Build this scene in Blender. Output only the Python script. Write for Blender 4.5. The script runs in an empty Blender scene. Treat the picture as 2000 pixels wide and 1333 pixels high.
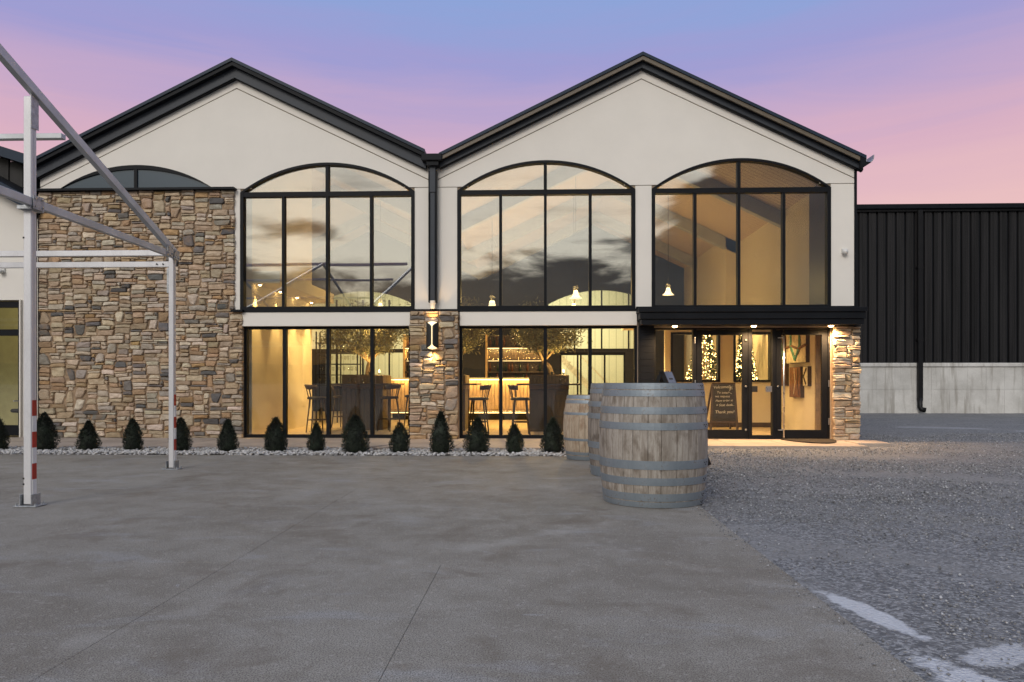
import bpy, math, random
import numpy as np
from mathutils import Vector, Matrix, noise
from mathutils.geometry import tessellate_polygon

sc = bpy.context.scene
col = sc.collection
R = math.radians

# ---------------------------------------------------------------- camera
cam_d = bpy.data.cameras.new('camera')
cam = bpy.data.objects.new('camera', cam_d)
col.objects.link(cam)
cam.location = (0.0, -13.85, 1.10)
cam.rotation_euler = (R(90), 0, math.atan(52 / 1450))
cam_d.sensor_width = 36
cam_d.lens = 36 * 1450 / 2000
cam_d.shift_y = (745 - 666.5) / 2000
cam_d.clip_end = 3000
sc.camera = cam

# ---------------------------------------------------------------- world (dusk sky)
world = bpy.data.worlds.new('World')
sc.world = world
world.use_nodes = True
wt = world.node_tree
wt.nodes.clear()


class NT:
    """tiny helper to write node graphs as expressions"""
    def __init__(s, tree):
        s.t = tree

    def put(s, sock, v):
        if v is None:
            return
        if hasattr(v, 'is_output') or hasattr(v, 'links'):
            s.t.links.new(v, sock)
        else:
            sock.default_value = v

    def m(s, op, a, b=None, c=None, clamp=False):
        n = s.t.nodes.new('ShaderNodeMath')
        n.operation = op
        n.use_clamp = clamp
        s.put(n.inputs[0], a)
        s.put(n.inputs[1], b)
        s.put(n.inputs[2], c)
        return n.outputs[0]

    def vm(s, op, a, b=None):
        n = s.t.nodes.new('ShaderNodeVectorMath')
        n.operation = op
        s.put(n.inputs[0], a)
        if b is not None:
            s.put(n.inputs[1], b)
        return n.outputs[0]

    def sep(s, v):
        n = s.t.nodes.new('ShaderNodeSeparateXYZ')
        s.put(n.inputs[0], v)
        return n.outputs

    def comb(s, x, y, z):
        n = s.t.nodes.new('ShaderNodeCombineXYZ')
        for i, v in enumerate((x, y, z)):
            s.put(n.inputs[i], v)
        return n.outputs[0]

    def noise(s, vec, scale, detail=4, rough=.5, dist=0.):
        n = s.t.nodes.new('ShaderNodeTexNoise')
        s.put(n.inputs['Vector'], vec)
        n.inputs['Scale'].default_value = scale
        n.inputs['Detail'].default_value = detail
        n.inputs['Roughness'].default_value = rough
        n.inputs['Distortion'].default_value = dist
        return n.outputs['Fac']

    def vor(s, vec, scale, out='Distance', feature='F1'):
        n = s.t.nodes.new('ShaderNodeTexVoronoi')
        n.feature = feature
        s.put(n.inputs['Vector'], vec)
        n.inputs['Scale'].default_value = scale
        return n.outputs[out]

    def ramp(s, fac, stops, interp='LINEAR'):
        n = s.t.nodes.new('ShaderNodeValToRGB')
        cr = n.color_ramp
        cr.interpolation = interp
        while len(cr.elements) < len(stops):
            cr.elements.new(0.5)
        for e, (p, c) in zip(cr.elements, stops):
            e.position = p
            e.color = (*c, 1) if len(c) == 3 else c
        s.put(n.inputs[0], fac)
        return n.outputs[0]

    def mix(s, f, a, b, kind='MIX'):
        n = s.t.nodes.new('ShaderNodeMix')
        n.data_type = 'RGBA'
        n.blend_type = kind
        n.clamp_factor = True
        s.put(n.inputs[0], f)
        for sock, v in ((n.inputs[6], a), (n.inputs[7], b)):
            if isinstance(v, tuple) and len(v) == 3:
                v = (*v, 1)
            s.put(sock, v)
        return n.outputs[2]

    def step(s, v, lo, hi):
        n = s.t.nodes.new('ShaderNodeMapRange')
        n.interpolation_type = 'SMOOTHSTEP'
        s.put(n.inputs[0], v)
        s.put(n.inputs[1], lo)
        s.put(n.inputs[2], hi)
        return n.outputs[0]


w = NT(wt)
tc = wt.nodes.new('ShaderNodeTexCoord')
D3 = tc.outputs['Generated']
dx, dy, dz = w.sep(D3)
# slow drifting bands in the twilight colours
bandv = w.vm('MULTIPLY', D3, (1.6, 1.6, 3.2))
bn = w.noise(bandv, 1.4, 3, .5)
zz = w.m('ADD', dz, w.m('MULTIPLY', w.m('SUBTRACT', bn, .5), .07))
side = w.m('MULTIPLY', w.m('SUBTRACT', w.noise(w.vm('MULTIPLY', D3, (1.3, 1.3, 13.0)), 1.7, 5, .6, .6), .5), .085)      # thin haze streaks
zz = w.m('ADD', zz, side)
front = w.ramp(zz, [(0.0, (.84, .55, .50)), (.20, (.80, .50, .51)), (.280, (.68, .42, .53)),
                    (.335, (.52, .375, .58)), (.392, (.345, .33, .63)), (.460, (.255, .365, .68)), (.60, (.28, .36, .62)), (1.0, (.42, .50, .68))])
back = w.ramp(dz, [(0.0, (1.20, 1.03, .78)), (.16, (1.60, 1.50, 1.28)), (.42, (1.22, 1.20, 1.16)), (.75, (.80, .86, .98)), (1.0, (.42, .50, .68))])
bf = w.step(w.m('MULTIPLY', dy, -1), -.25, .55)
base = w.mix(bf, front, back)
# bank of dark cloud low in the sky behind the camera, rising to one side (seen mirrored in the glass)
cv = w.vm('MULTIPLY', D3, (3.2, 3.2, 8.5))
cn = w.noise(cv, 1.9, 6, .55, .4)
top = w.m('ADD', .160, w.m('MULTIPLY', w.step(dx, .10, .36), .34))
edge = w.m('ADD', top, w.m('MULTIPLY', w.m('SUBTRACT', cn, .5), .27))
cl = w.m('SUBTRACT', 1, w.step(w.m('SUBTRACT', dz, edge), -.022, .020))
cl = w.m('MULTIPLY', cl, bf)
wisp = w.step(w.noise(w.vm('MULTIPLY', D3, (2.0, 2.0, 11.0)), 2.3, 5, .6), .47, .68)
wisp = w.m('MULTIPLY', w.m('MULTIPLY', wisp, .50), bf)
ccol = w.mix(w.noise(w.vm('MULTIPLY', D3, (3, 3, 9)), 3., 5), (.022, .030, .048), (.110, .118, .145))
skyc = w.mix(wisp, base, (.34, .32, .32))
skyc = w.mix(cl, skyc, ccol)
nish = wt.nodes.new('ShaderNodeTexSky')
nish.sky_type = 'NISHITA'
nish.sun_disc = False
nish.sun_elevation = R(6)
nish.sun_rotation = R(200)
add = w.mix(.006, skyc, nish.outputs[0], 'ADD')
bg = wt.nodes.new('ShaderNodeBackground')
bg.inputs['Strength'].default_value = 1.0
wt.links.new(add, bg.inputs['Color'])
wo = wt.nodes.new('ShaderNodeOutputWorld')
wt.links.new(bg.outputs[0], wo.inputs[0])

# ---------------------------------------------------------------- sun (last glow behind the camera)
sun_d = bpy.data.lights.new('sun', 'SUN')
sun_d.energy = 1.22
sun_d.angle = R(22)
sun_d.color = (1, .93, .86)
sun = bpy.data.objects.new('sun', sun_d)
col.objects.link(sun)
sun.rotation_euler = Vector((0.35, 1.0, -.62)).to_track_quat('-Z', 'Y').to_euler()

# ---------------------------------------------------------------- exposure / render
vs = sc.view_settings
vs.view_transform = 'Standard'
vs.look = 'None'
vs.exposure = 0.0
vs.gamma = 1.0
sc.cycles.use_denoising = True
sc.cycles.max_bounces = 7
sc.cycles.diffuse_bounces = 3
sc.cycles.glossy_bounces = 4
sc.cycles.transparent_max_bounces = 16
sc.cycles.sample_clamp_indirect = 6
sc.cycles.caustics_reflective = False
sc.cycles.caustics_refractive = False

# ================================================================ materials
MATS = {}


def principled(name):
    m = bpy.data.materials.new(name)
    m.use_nodes = True
    t = m.node_tree
    b = t.nodes['Principled BSDF']
    n = NT(t)
    g = t.nodes.new('ShaderNodeNewGeometry')
    MATS[name] = m
    return m, n, b, g.outputs['Position']


def bump(n, b, h, strength=.3, dist=.01):
    k = n.t.nodes.new('ShaderNodeBump')
    k.inputs['Strength'].default_value = strength
    k.inputs['Distance'].default_value = dist
    n.put(k.inputs['Height'], h)
    n.t.links.new(k.outputs[0], b.inputs['Normal'])


def M(name, c, rough=.6, metal=0., var=.12, scale=6., fine=60., bmp=0., bdist=.004, stretch=(1, 1, 1), c2=None, spec=.5):
    """a plain surface: two noise octaves of tone, rough variation and a little relief"""
    m, n, b, P = principled(name)
    v = n.vm('MULTIPLY', P, stretch)
    a = n.noise(v, scale, 5, .6)
    f = n.noise(v, fine, 3, .6)
    k = n.m('ADD', n.m('MULTIPLY', a, .65), n.m('MULTIPLY', f, .35))
    d = tuple(x * (1 - 1.6 * var) for x in c)
    u = c2 or tuple(min(1, x * (1 + 1.6 * var)) for x in c)
    b_c = n.mix(n.step(k, .32, .68), d, u)
    n.put(b.inputs['Base Color'], b_c)
    n.put(b.inputs['Roughness'], n.m('ADD', rough - .08, n.m('MULTIPLY', a, .16), clamp=True))
    b.inputs['Metallic'].default_value = metal
    b.inputs['Specular IOR Level'].default_value = spec
    if bmp:
        bump(n, b, k, bmp, bdist)
    return m


def emit(name, c, s):
    m = bpy.data.materials.new(name)
    m.use_nodes = True
    t = m.node_tree
    b = t.nodes['Principled BSDF']
    b.inputs['Base Color'].default_value = (.8, .75, .65, 1)
    b.inputs['Emission Color'].default_value = (*c, 1)
    b.inputs['Emission Strength'].default_value = s
    MATS[name] = m
    return m


def glass(name, refl, tint, rough=0.0):
    m = bpy.data.materials.new(name)
    m.use_nodes = True
    t = m.node_tree
    t.nodes.clear()
    n = NT(t)
    tr = t.nodes.new('ShaderNodeBsdfTransparent')
    tr.inputs[0].default_value = (*tint, 1)
    gl = t.nodes.new('ShaderNodeBsdfGlossy')
    gl.inputs['Roughness'].default_value = rough
    gl.inputs['Color'].default_value = (1, 1, 1, 1)
    g = t.nodes.new('ShaderNodeNewGeometry')
    bp = t.nodes.new('ShaderNodeBump')
    bp.inputs['Strength'].default_value = .05
    bp.inputs['Distance'].default_value = .01
    n.put(bp.inputs['Height'], n.noise(g.outputs['Position'], 1.1, 1, .4))
    t.links.new(bp.outputs[0], gl.inputs['Normal'])
    lw = t.nodes.new('ShaderNodeLayerWeight')
    lw.inputs[0].default_value = .35
    f = n.m('ADD', refl, n.m('MULTIPLY', n.m('POWER', lw.outputs['Facing'], 4.0), .7), clamp=True)
    mx = t.nodes.new('ShaderNodeMixShader')
    n.put(mx.inputs[0], f)
    t.links.new(tr.outputs[0], mx.inputs[1])
    t.links.new(gl.outputs[0], mx.inputs[2])
    o = t.nodes.new('ShaderNodeOutputMaterial')
    t.links.new(mx.outputs[0], o.inputs[0])
    MATS[name] = m
    return m


M('stucco', (.79, .755, .695), .9, var=.018, scale=1.3, fine=160, bmp=.35, bdist=.004)
M('stucco_back', (.30, .24, .18), .95, var=.1)
M('trim_black', (.0085, .0100, .0130), .5, var=.12, scale=3, bmp=.03, spec=.13)
M('frame_black', (.0085, .0095, .0120), .5, var=.1, scale=4, spec=.13)
M('roof_metal', (.020, .033, .054), .45, var=.12, scale=2, spec=.2)
M('fascia_grey', (.045, .052, .064), .5, var=.10, scale=2, spec=.25)
M('soffit', (.13, .105, .075), .5, var=.15, scale=3)
M('interior_wall', (.70, .63, .50), .8, var=.03, scale=1.5)
M('interior_navy', (.030, .036, .055), .7, var=.1)
M('interior_beam', (.36, .37, .37), .6, var=.06)
M('oak', (.42, .28, .15), .5, var=.2, scale=5, stretch=(6, 6, 1), bmp=.1)
M('oak_dark', (.050, .031, .018), .5, var=.2, scale=5, stretch=(6, 6, 1))  # tone also lowered to carry the backlit planters' shade in its colour
M('planter_oak_shaded', (.16, .105, .055), .5, var=.2, scale=5, stretch=(6, 6, 1))  # darker copy of oak, backlit shade of the planters put into the colour
M('walnut', (.045, .026, .015), .42, var=.25, scale=6, stretch=(5, 5, 1))
M('bar_top', (.60, .57, .52), .25, var=.05)
M('black_metal', (.009, .009, .010), .45, var=.1, spec=.25)
M('aluminium', (.64, .64, .66), .45, .35, var=.08, scale=3, fine=220, bmp=.04, stretch=(1, 1, .25))
M('aluminium_dull', (.52, .54, .56), .5, .35, var=.10, scale=3, fine=200, bmp=.04)
M('galvanised', (.40, .42, .44), .5, .75, var=.2, scale=25, fine=120)
M('steel', (.55, .55, .55), .28, .95, var=.06)
M('tape_red', (.38, .03, .02), .45, var=.12, scale=12)
M('tape_white', (.75, .75, .75), .45, var=.06, scale=12)
M('pvc_white', (.68, .68, .66), .4, var=.05)
M('mat_brown', (.028, .020, .012), .95, var=.3, scale=40, fine=300, bmp=.6)
M('slate_board', (.018, .018, .017), .7, var=.3, scale=5)
M('chalk', (.52, .50, .44), .9, var=.1)
M('bark', (.30, .21, .12), .85, var=.3, scale=20, bmp=.5, stretch=(1, 1, .3))
M('olive_leaf', (.25, .235, .115), .55, var=.35, scale=14)
M('fir_needle', (.028, .048, .020), .7, var=.35, scale=12)
M('spruce_needle', (.014, .021, .012), .8, var=.5, scale=9)
M('bottle_green', (.012, .030, .014), .12, var=.2)
M('bottle_amber', (.10, .035, .010), .12, var=.2)
M('leather', (.022, .016, .012), .5, var=.2)
M('fixture_black', (.013, .013, .013), .4, var=.1)
M('sign_board', (.20, .26, .34), .5, var=.12, scale=10)
M('paint_cream', (.62, .55, .40), .7, var=.2, scale=9)
M('paint_teal', (.10, .27, .20), .7, var=.35, scale=11)
M('paint_umber', (.17, .075, .030), .7, var=.35, scale=9)
M('soil', (.035, .024, .016), .95, var=.3)
M('hill_dark', (.020, .024, .022), .95, var=.3, scale=.05, fine=.4)
M('pebble', (.47, .46, .45), .75, var=.30, scale=22, fine=90, bmp=.2)
M('terrace', (.36, .30, .25), .75, var=.14, scale=1.6, fine=120, bmp=.15)
M('chair_fabric', (.03, .03, .035), .8, var=.15)
M('wing_wall', (.42, .41, .23), .8, var=.06)
emit('glow_warm', (1.0, .62, .24), 40)
emit('glow_shade', (1.0, .78, .44), 3.0)
emit('glow_led', (1.0, .70, .30), 3.2)
emit('glow_fairy', (1.0, .66, .22), 16)
emit('glow_sconce', (1.0, .74, .38), 1.5)
glass('glass_high', .22, (.84, .86, .84))
glass('glass_low', .045, (.93, .93, .90))
glass('glass_clear', .04, (.95, .95, .94))
# frosted spandrel glass
m, n, b, P = principled('glass_frosted')
b.inputs['Base Color'].default_value = (.040, .066, .092, 1)
n.put(b.inputs['Roughness'], n.m('ADD', .12, n.m('MULTIPLY', n.noise(P, 3, 3), .12)))

# boarded ceiling: tongue-and-groove lines running along the slope
m, n, b, P = principled('ceiling_board')
x, y, z = n.sep(P)
fr = n.m('FRACT', n.m('MULTIPLY', y, 6.0))
gr = n.step(n.m('ABSOLUTE', n.m('SUBTRACT', fr, .5)), .44, .49)
n.put(b.inputs['Base Color'], n.mix(gr, n.mix(n.noise(n.vm('MULTIPLY', P, (1, 12, 1)), 1.2, 4), (.50, .38, .26), (.62, .50, .36)), (.16, .11, .07)))
b.inputs['Roughness'].default_value = .6
bump(n, b, n.m('SUBTRACT', 1, gr), .5, .006)

# floor inside: pale wide boards
m, n, b, P = principled('floor_board')
x, y, z = n.sep(P)
fx = n.m('FRACT', n.m('MULTIPLY', x, 5.0))
gr = n.step(n.m('ABSOLUTE', n.m('SUBTRACT', fx, .5)), .47, .495)
tone = n.noise(n.comb(n.m('FLOOR', n.m('MULTIPLY', x, 5.0)), n.m('MULTIPLY', y, .6), 0), 1.7, 3)
n.put(b.inputs['Base Color'], n.mix(gr, n.mix(tone, (.42, .31, .19), (.58, .46, .31)), (.16, .11, .07)))
b.inputs['Roughness'].default_value = .38

# ribbed pale panels of the back room
m, n, b, P = principled('rib_pale')
x, y, z = n.sep(P)
fr = n.m('FRACT', n.m('MULTIPLY', x, 3.3))
gr = n.step(n.m('ABSOLUTE', n.m('SUBTRACT', fr, .5)), .42, .48)
n.put(b.inputs['Base Color'], n.mix(gr, (.64, .65, .52), (.40, .41, .32)))
b.inputs['Roughness'].default_value = .5

# stone: tint comes with each stone, the material adds mottling, veins and relief
m, n, b, P = principled('stone')
at = n.t.nodes.new('ShaderNodeAttribute')
at.attribute_name = 'tint'
a1 = n.noise(n.vm('MULTIPLY', P, (1, 1, 2.2)), 9, 6, .65, .5)
a2 = n.noise(P, 75, 4, .7)
k = n.m('ADD', n.m('MULTIPLY', a1, .6), n.m('MULTIPLY', a2, .4))
c = n.mix(n.step(k, .30, .70), (.62, .56, .50), (1.22, 1.20, 1.16))
c = n.mix(1.0, at.outputs['Color'], c, 'MULTIPLY')
rust = n.step(n.noise(P, 5.2, 4, .6), .54, .72)
c = n.mix(n.m('MULTIPLY', rust, .35), c, (.30, .17, .075))
n.put(b.inputs['Base Color'], c)
b.inputs['Roughness'].default_value = .88
bump(n, b, k, .75, .014)
M('mortar', (.30, .21, .135), .95, var=.25, scale=12, fine=120, bmp=.4)

# barrel staves: weathered oak, streaked along the stave, stained downwards
def stave_mat(name, lo, hi, stain, amt):
    m, n, b, P = principled(name)
    oi = n.t.nodes.new('ShaderNodeObjectInfo')
    rnd = n.m('MULTIPLY', oi.outputs['Random'], 37.0)
    v = n.vm('ADD', n.vm('MULTIPLY', P, (14, 14, 1.3)), n.comb(rnd, rnd, rnd))
    g1 = n.noise(v, 2.2, 6, .7, .6)
    g2 = n.noise(n.vm('MULTIPLY', P, (3, 3, 1.6)), 3.6, 5, .6)
    g3 = n.noise(n.vm('MULTIPLY', P, (60, 60, 9)), 3.0, 3, .6)
    c = n.mix(n.step(g1, .30, .70), lo, hi)
    c = n.mix(n.m('MULTIPLY', n.step(g2, .47, .68), amt), c, stain)
    c = n.mix(n.m('MULTIPLY', n.step(g3, .55, .75), .45), c, tuple(x * .42 for x in lo))
    c = n.mix(n.m('MULTIPLY', n.m('SUBTRACT', oi.outputs['Random'], .5), .5), c, tuple(x * .6 for x in lo))
    n.put(b.inputs['Base Color'], c)
    b.inputs['Roughness'].default_value = .82
    bump(n, b, n.m('ADD', g1, g3), .45, .004)


stave_mat('stave_grey', (.235, .20, .165), (.42, .385, .34), (.115, .084, .056), .62)
stave_mat('stave_dark', (.16, .135, .11), (.33, .29, .25), (.07, .05, .035), .75)
stave_mat('stave_pale', (.34, .26, .18), (.50, .41, .31), (.17, .075, .028), .55)
m, n, b, P = principled('hoop_steel')
v = n.noise(P, 7, 5, .6)
v2 = n.noise(P, 60, 3, .6)
c = n.mix(v, (.155, .190, .222), (.285, .325, .360))
c = n.mix(n.m('MULTIPLY', n.m('MULTIPLY', n.step(v2, .52, .72), n.step(v, .45, .65)), .75), c, (.16, .105, .07))
n.put(b.inputs['Base Color'], c)
b.inputs['Metallic'].default_value = .35
n.put(b.inputs['Roughness'], n.m('ADD', .38, n.m('MULTIPLY', v2, .25)))

# dark ribbed cladding, faintly streaked
m, n, b, P = principled('cladding')
oi = n.t.nodes.new('ShaderNodeObjectInfo')
st = n.noise(n.vm('MULTIPLY', P, (3.3, 3.3, .12)), 2.0, 3, .5)
c = n.mix(n.step(st, .3, .7), (.011, .011, .0115), (.024, .023, .024))
n.put(b.inputs['Base Color'], c)
n.put(b.inputs['Roughness'], n.m('ADD', .38, n.m('MULTIPLY', oi.outputs['Random'], .16)))
b.inputs['Specular IOR Level'].default_value = .28

# foundation concrete: cloudy, with water streaks from the ledge
m, n, b, P = principled('concrete')
a = n.noise(P, 1.4, 6, .62)
f = n.noise(P, 34, 4, .6)
s = n.noise(n.vm('MULTIPLY', P, (2.6, 2.6, .22)), 1.7, 5, .65)
oi = n.t.nodes.new('ShaderNodeObjectInfo')
c = n.mix(n.step(n.m('ADD', n.m('MULTIPLY', a, .7), n.m('MULTIPLY', f, .3)), .34, .66), (.50, .49, .46), (.70, .69, .66))
c = n.mix(n.m('MULTIPLY', n.step(s, .50, .66), .70), c, (.30, .275, .24))
c = n.mix(n.m('MULTIPLY', oi.outputs['Random'], .22), c, (.34, .34, .32))
n.put(b.inputs['Base Color'], c)
b.inputs['Roughness'].default_value = .9
bump(n, b, f, .3, .006)

# exposed-aggregate plaza concrete
m, n, b, P = principled('plaza_concrete')
a = n.noise(n.vm('MULTIPLY', P, (1, 1.0, 1)), .55, 5, .6, .3)
md = n.noise(P, 3.2, 5, .62)
f = n.noise(P, 150, 2, .8)
sp = n.vor(P, 90)
k = n.m('ADD', n.m('MULTIPLY', a, .5), n.m('MULTIPLY', md, .5))
c = n.mix(n.step(k, .36, .64), (.222, .200, .164), (.318, .300, .262))
dust = n.step(n.noise(n.vm('MULTIPLY', P, (1.0, 2.2, 1)), 1.15, 6, .68, .6), .53, .70)
c = n.mix(n.m('MULTIPLY', dust, .55), c, (.36, .365, .37))
scuff = n.step(n.noise(n.vm('MULTIPLY', P, (1.4, 5.0, 1)), 1.3, 5, .7, 1.2), .66, .74)
c = n.mix(n.m('MULTIPLY', scuff, .55), c, (.44, .45, .47))
c = n.mix(n.step(f, .44, .62), c, n.mix(.80, c, (.045, .038, .032)))
c = n.mix(n.m('MULTIPLY', n.step(n.vor(P, 70, 'Color'), .76, .92), .32), c, (.42, .40, .37))
c = n.mix(n.m('MULTIPLY', n.step(n.noise(P, 1.7, 6, .7, .4), .52, .68), .52), c, (.125, .100, .074))
x, y, z = n.sep(P)
for cx_, cy_, ra, wd_ in ((-9.5, -17.5, 13.2, .16), (-9.5, -17.5, 14.9, .13), (7.0, -16.5, 10.6, .14)):
    dd = n.m('SQRT', n.m('ADD', n.m('POWER', n.m('SUBTRACT', x, cx_), 2), n.m('POWER', n.m('SUBTRACT', y, cy_), 2)))
    tr = n.m('SUBTRACT', 1, n.step(n.m('ABSOLUTE', n.m('SUBTRACT', dd, ra)), wd_ * .3, wd_))
    tr = n.m('MULTIPLY', tr, n.step(md, .42, .68))
    c = n.mix(n.m('MULTIPLY', tr, .20), c, (.40, .385, .36))
n.put(b.inputs['Base Color'], c)
b.inputs['Roughness'].default_value = .82
bump(n, b, n.m('SUBTRACT', f, sp), .22, .005)

# crushed-stone ground, with pale limewash-white spills beside the plaza edge
m, n, b, P = principled('gravel_ground')
a = n.noise(P, .5, 5, .6)
f = n.vor(P, 62)
fc = n.vor(P, 62, 'Color')
f2 = n.noise(P, 130, 3, .7)
fx, fy, fz = n.sep(fc)
c = n.mix(n.m('POWER', fx, 1.6), (.105, .107, .110), (.37, .373, .38))
c = n.mix(n.m('MULTIPLY', n.step(f2, .42, .66), .55), c, (.08, .082, .088))
fines = n.step(n.noise(n.vm('MULTIPLY', P, (1, 1.8, 1)), .75, 5, .6, .5), .48, .62)
c = n.mix(n.m('MULTIPLY', fines, .55), c, (.235, .232, .228))
x, y, z = n.sep(P)
wob = n.noise(P, 2.4, 5, .7)
wob2 = n.noise(P, 9.0, 5, .75)


def blob(cx, cy, rx, ry, ang):
    ca, sa = math.cos(ang), math.sin(ang)
    ux = n.m('SUBTRACT', x, cx)
    uy = n.m('SUBTRACT', y, cy)
    p = n.m('DIVIDE', n.m('ADD', n.m('MULTIPLY', ux, ca), n.m('MULTIPLY', uy, sa)), rx)
    q = n.m('DIVIDE', n.m('SUBTRACT', n.m('MULTIPLY', uy, ca), n.m('MULTIPLY', ux, sa)), ry)
    r = n.m('SQRT', n.m('ADD', n.m('MULTIPLY', p, p), n.m('MULTIPLY', q, q)))
    r = n.m('ADD', r, n.m('ADD', n.m('MULTIPLY', n.m('SUBTRACT', wob, .5), 1.5), n.m('MULTIPLY', n.m('SUBTRACT', wob2, .5), 1.05)))
    return n.m('SUBTRACT', 1, n.step(r, .72, 1.0))


sn = blob(1.58, -10.22, .085, .36, R(14))
sn = n.m('MAXIMUM', sn, blob(1.63, -11.10, .15, .32, R(20)))
sn = n.m('MAXIMUM', sn, n.m('MULTIPLY', blob(1.95, -10.75, .34, .10, R(24)), .75))
sn = n.m('MAXIMUM', sn, n.m('MULTIPLY', blob(9.6, 4.2, 1.1, .5, R(-18)), .3))
sn = n.m('MAXIMUM', sn, n.m('MULTIPLY', blob(11.4, 3.0, .9, .4, R(-12)), .3))
c = n.mix(n.m('MULTIPLY', sn, .68), c, (.64, .66, .70))
n.put(b.inputs['Base Color'], c)
b.inputs['Roughness'].default_value = .9
bump(n, b, n.m('SUBTRACT', 1, f), .6, .014)

m, n, b, P = principled('gravel_stone')
at = n.t.nodes.new('ShaderNodeAttribute')
at.attribute_name = 'tint'
n.put(b.inputs['Base Color'], at.outputs['Color'])
b.inputs['Roughness'].default_value = .8

# ================================================================ geometry helpers


class MB:
    def __init__(s):
        s.v, s.f, s.c = [], [], []

    def box(s, x0, x1, y0, y1, z0, z1):
        o = len(s.v)
        s.v += [(x0, y0, z0), (x1, y0, z0), (x1, y1, z0), (x0, y1, z0), (x0, y0, z1), (x1, y0, z1), (x1, y1, z1), (x0, y1, z1)]
        s.f += [tuple(o + i for i in q) for q in ((0, 3, 2, 1), (4, 5, 6, 7), (0, 1, 5, 4), (1, 2, 6, 5), (2, 3, 7, 6), (3, 0, 4, 7))]
        return s

    def prism(s, poly, y0, y1, holes=()):
        """polygon(s) in XZ, extruded along Y (y0 is the front, towards the camera)"""
        loops = [list(poly)] + [list(h) for h in holes]
        flat = [p for l in loops for p in l]
        tris = tessellate_polygon([[Vector((p[0], p[1], 0)) for p in l] for l in loops])
        o, k = len(s.v), len(flat)
        s.v += [(p[0], y0, p[1]) for p in flat] + [(p[0], y1, p[1]) for p in flat]
        for t in tris:
            a, b_, c_ = [flat[i] for i in t]
            ar = (b_[0] - a[0]) * (c_[1] - a[1]) - (b_[1] - a[1]) * (c_[0] - a[0])
            if abs(ar) < 1e-12:
                continue
            t = t if ar > 0 else t[::-1]
            s.f.append(tuple(o + i for i in t))
            s.f.append(tuple(o + k + i for i in t[::-1]))
        i0 = 0
        for li, l in enumerate(loops):
            ar = sum(l[i][0] * l[(i + 1) % len(l)][1] - l[(i + 1) % len(l)][0] * l[i][1] for i in range(len(l)))
            flip = (ar < 0) != (li > 0)
            for i in range(len(l)):
                a, b_ = o + i0 + i, o + i0 + (i + 1) % len(l)
                q = (a, a + k, b_ + k, b_)
                s.f.append(q if not flip else q[::-1])
            i0 += len(l)
        return s

    def beam(s, p, q, wx, wy, up=(0, 0, 1)):
        """rectangular bar from p to q; wx across, wy along 'up'"""
        p, q = Vector(p), Vector(q)
        d = (q - p).normalized()
        u = Vector(up)
        u = (u - d * u.dot(d))
        if u.length < 1e-4:
            u = Vector((0, 1, 0))
        u.normalize()
        r = d.cross(u)
        o = len(s.v)
        for e in (p, q):
            for a, b_ in ((-1, -1), (1, -1), (1, 1), (-1, 1)):
                s.v.append(tuple(e + r * (a * wx / 2) + u * (b_ * wy / 2)))
        s.f += [tuple(o + i for i in t) for t in ((0, 3, 2, 1), (4, 5, 6, 7), (0, 1, 5, 4), (1, 2, 6, 5), (2, 3, 7, 6), (3, 0, 4, 7))]
        return s

    def tube(s, pts, rad, seg=8, caps=True):
        pts = [Vector(p) for p in pts]
        rad = rad if isinstance(rad, (list, tuple)) else [rad] * len(pts)
        o = len(s.v)
        prev = None
        for i, p in enumerate(pts):
            d = (pts[min(i + 1, len(pts) - 1)] - pts[max(i - 1, 0)]).normalized()
            if prev is None:
                a = d.orthogonal().normalized()
            else:
                a = (prev - d * prev.dot(d)).normalized()
            prev = a
            b_ = d.cross(a)
            for k in range(seg):
                t = 2 * math.pi * k / seg
                s.v.append(tuple(p + (a * math.cos(t) + b_ * math.sin(t)) * rad[i]))
        for i in range(len(pts) - 1):
            for k in range(seg):
                a, b_ = o + i * seg + k, o + i * seg + (k + 1) % seg
                s.f.append((a, b_, b_ + seg, a + seg))
        if caps:
            s.f.append(tuple(o + k for k in reversed(range(seg))))
            s.f.append(tuple(o + (len(pts) - 1) * seg + k for k in range(seg)))
        return s

    def lathe(s, prof, seg=24, c=(0, 0, 0), a0=0., a1=2 * math.pi, close=False):
        """profile of (r, z) swept round Z about c"""
        full = abs(a1 - a0 - 2 * math.pi) < 1e-6
        ns = seg if full else seg + 1
        o = len(s.v)
        for k in range(ns):
            t = a0 + (a1 - a0) * k / seg
            for r, z in prof:
                s.v.append((c[0] + r * math.cos(t), c[1] + r * math.sin(t), c[2] + z))
        P_ = len(prof)
        for k in range(seg):
            k2 = (k + 1) % ns
            for i in range(P_ if close else P_ - 1):
                j = (i + 1) % P_
                s.f.append((o + k * P_ + i, o + k2 * P_ + i, o + k2 * P_ + j, o + k * P_ + j))
        if close and not full:
            s.f.append(tuple(o + i for i in reversed(range(P_))))
            s.f.append(tuple(o + seg * P_ + i for i in range(P_)))
        return s

    def mesh(s, name, mat=None, smooth=False):
        me = bpy.data.meshes.new(name)
        me.from_pydata(s.v, [], s.f)
        if mat:
            me.materials.append(MATS[mat] if isinstance(mat, str) else mat)
        if smooth:
            me.polygons.foreach_set('use_smooth', [True] * len(me.polygons))
        me.update()
        return me

    def build(s, name, mat=None, parent=None, smooth=False, loc=None, bev=0.):
        o = bpy.data.objects.new(name, s.mesh(name, mat, smooth))
        col.objects.link(o)
        if parent:
            o.parent = parent
        if loc:
            o.location = loc
        if bev:
            b_ = o.modifiers.new('bevel', 'BEVEL')
            b_.width = bev
            b_.segments = 1
            b_.limit_method = 'ANGLE'
        return o


def empty(name, loc=(0, 0, 0), rz=0.):
    o = bpy.data.objects.new(name, None)
    col.objects.link(o)
    o.location = loc
    o.rotation_euler = (0, 0, rz)
    return o


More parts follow.
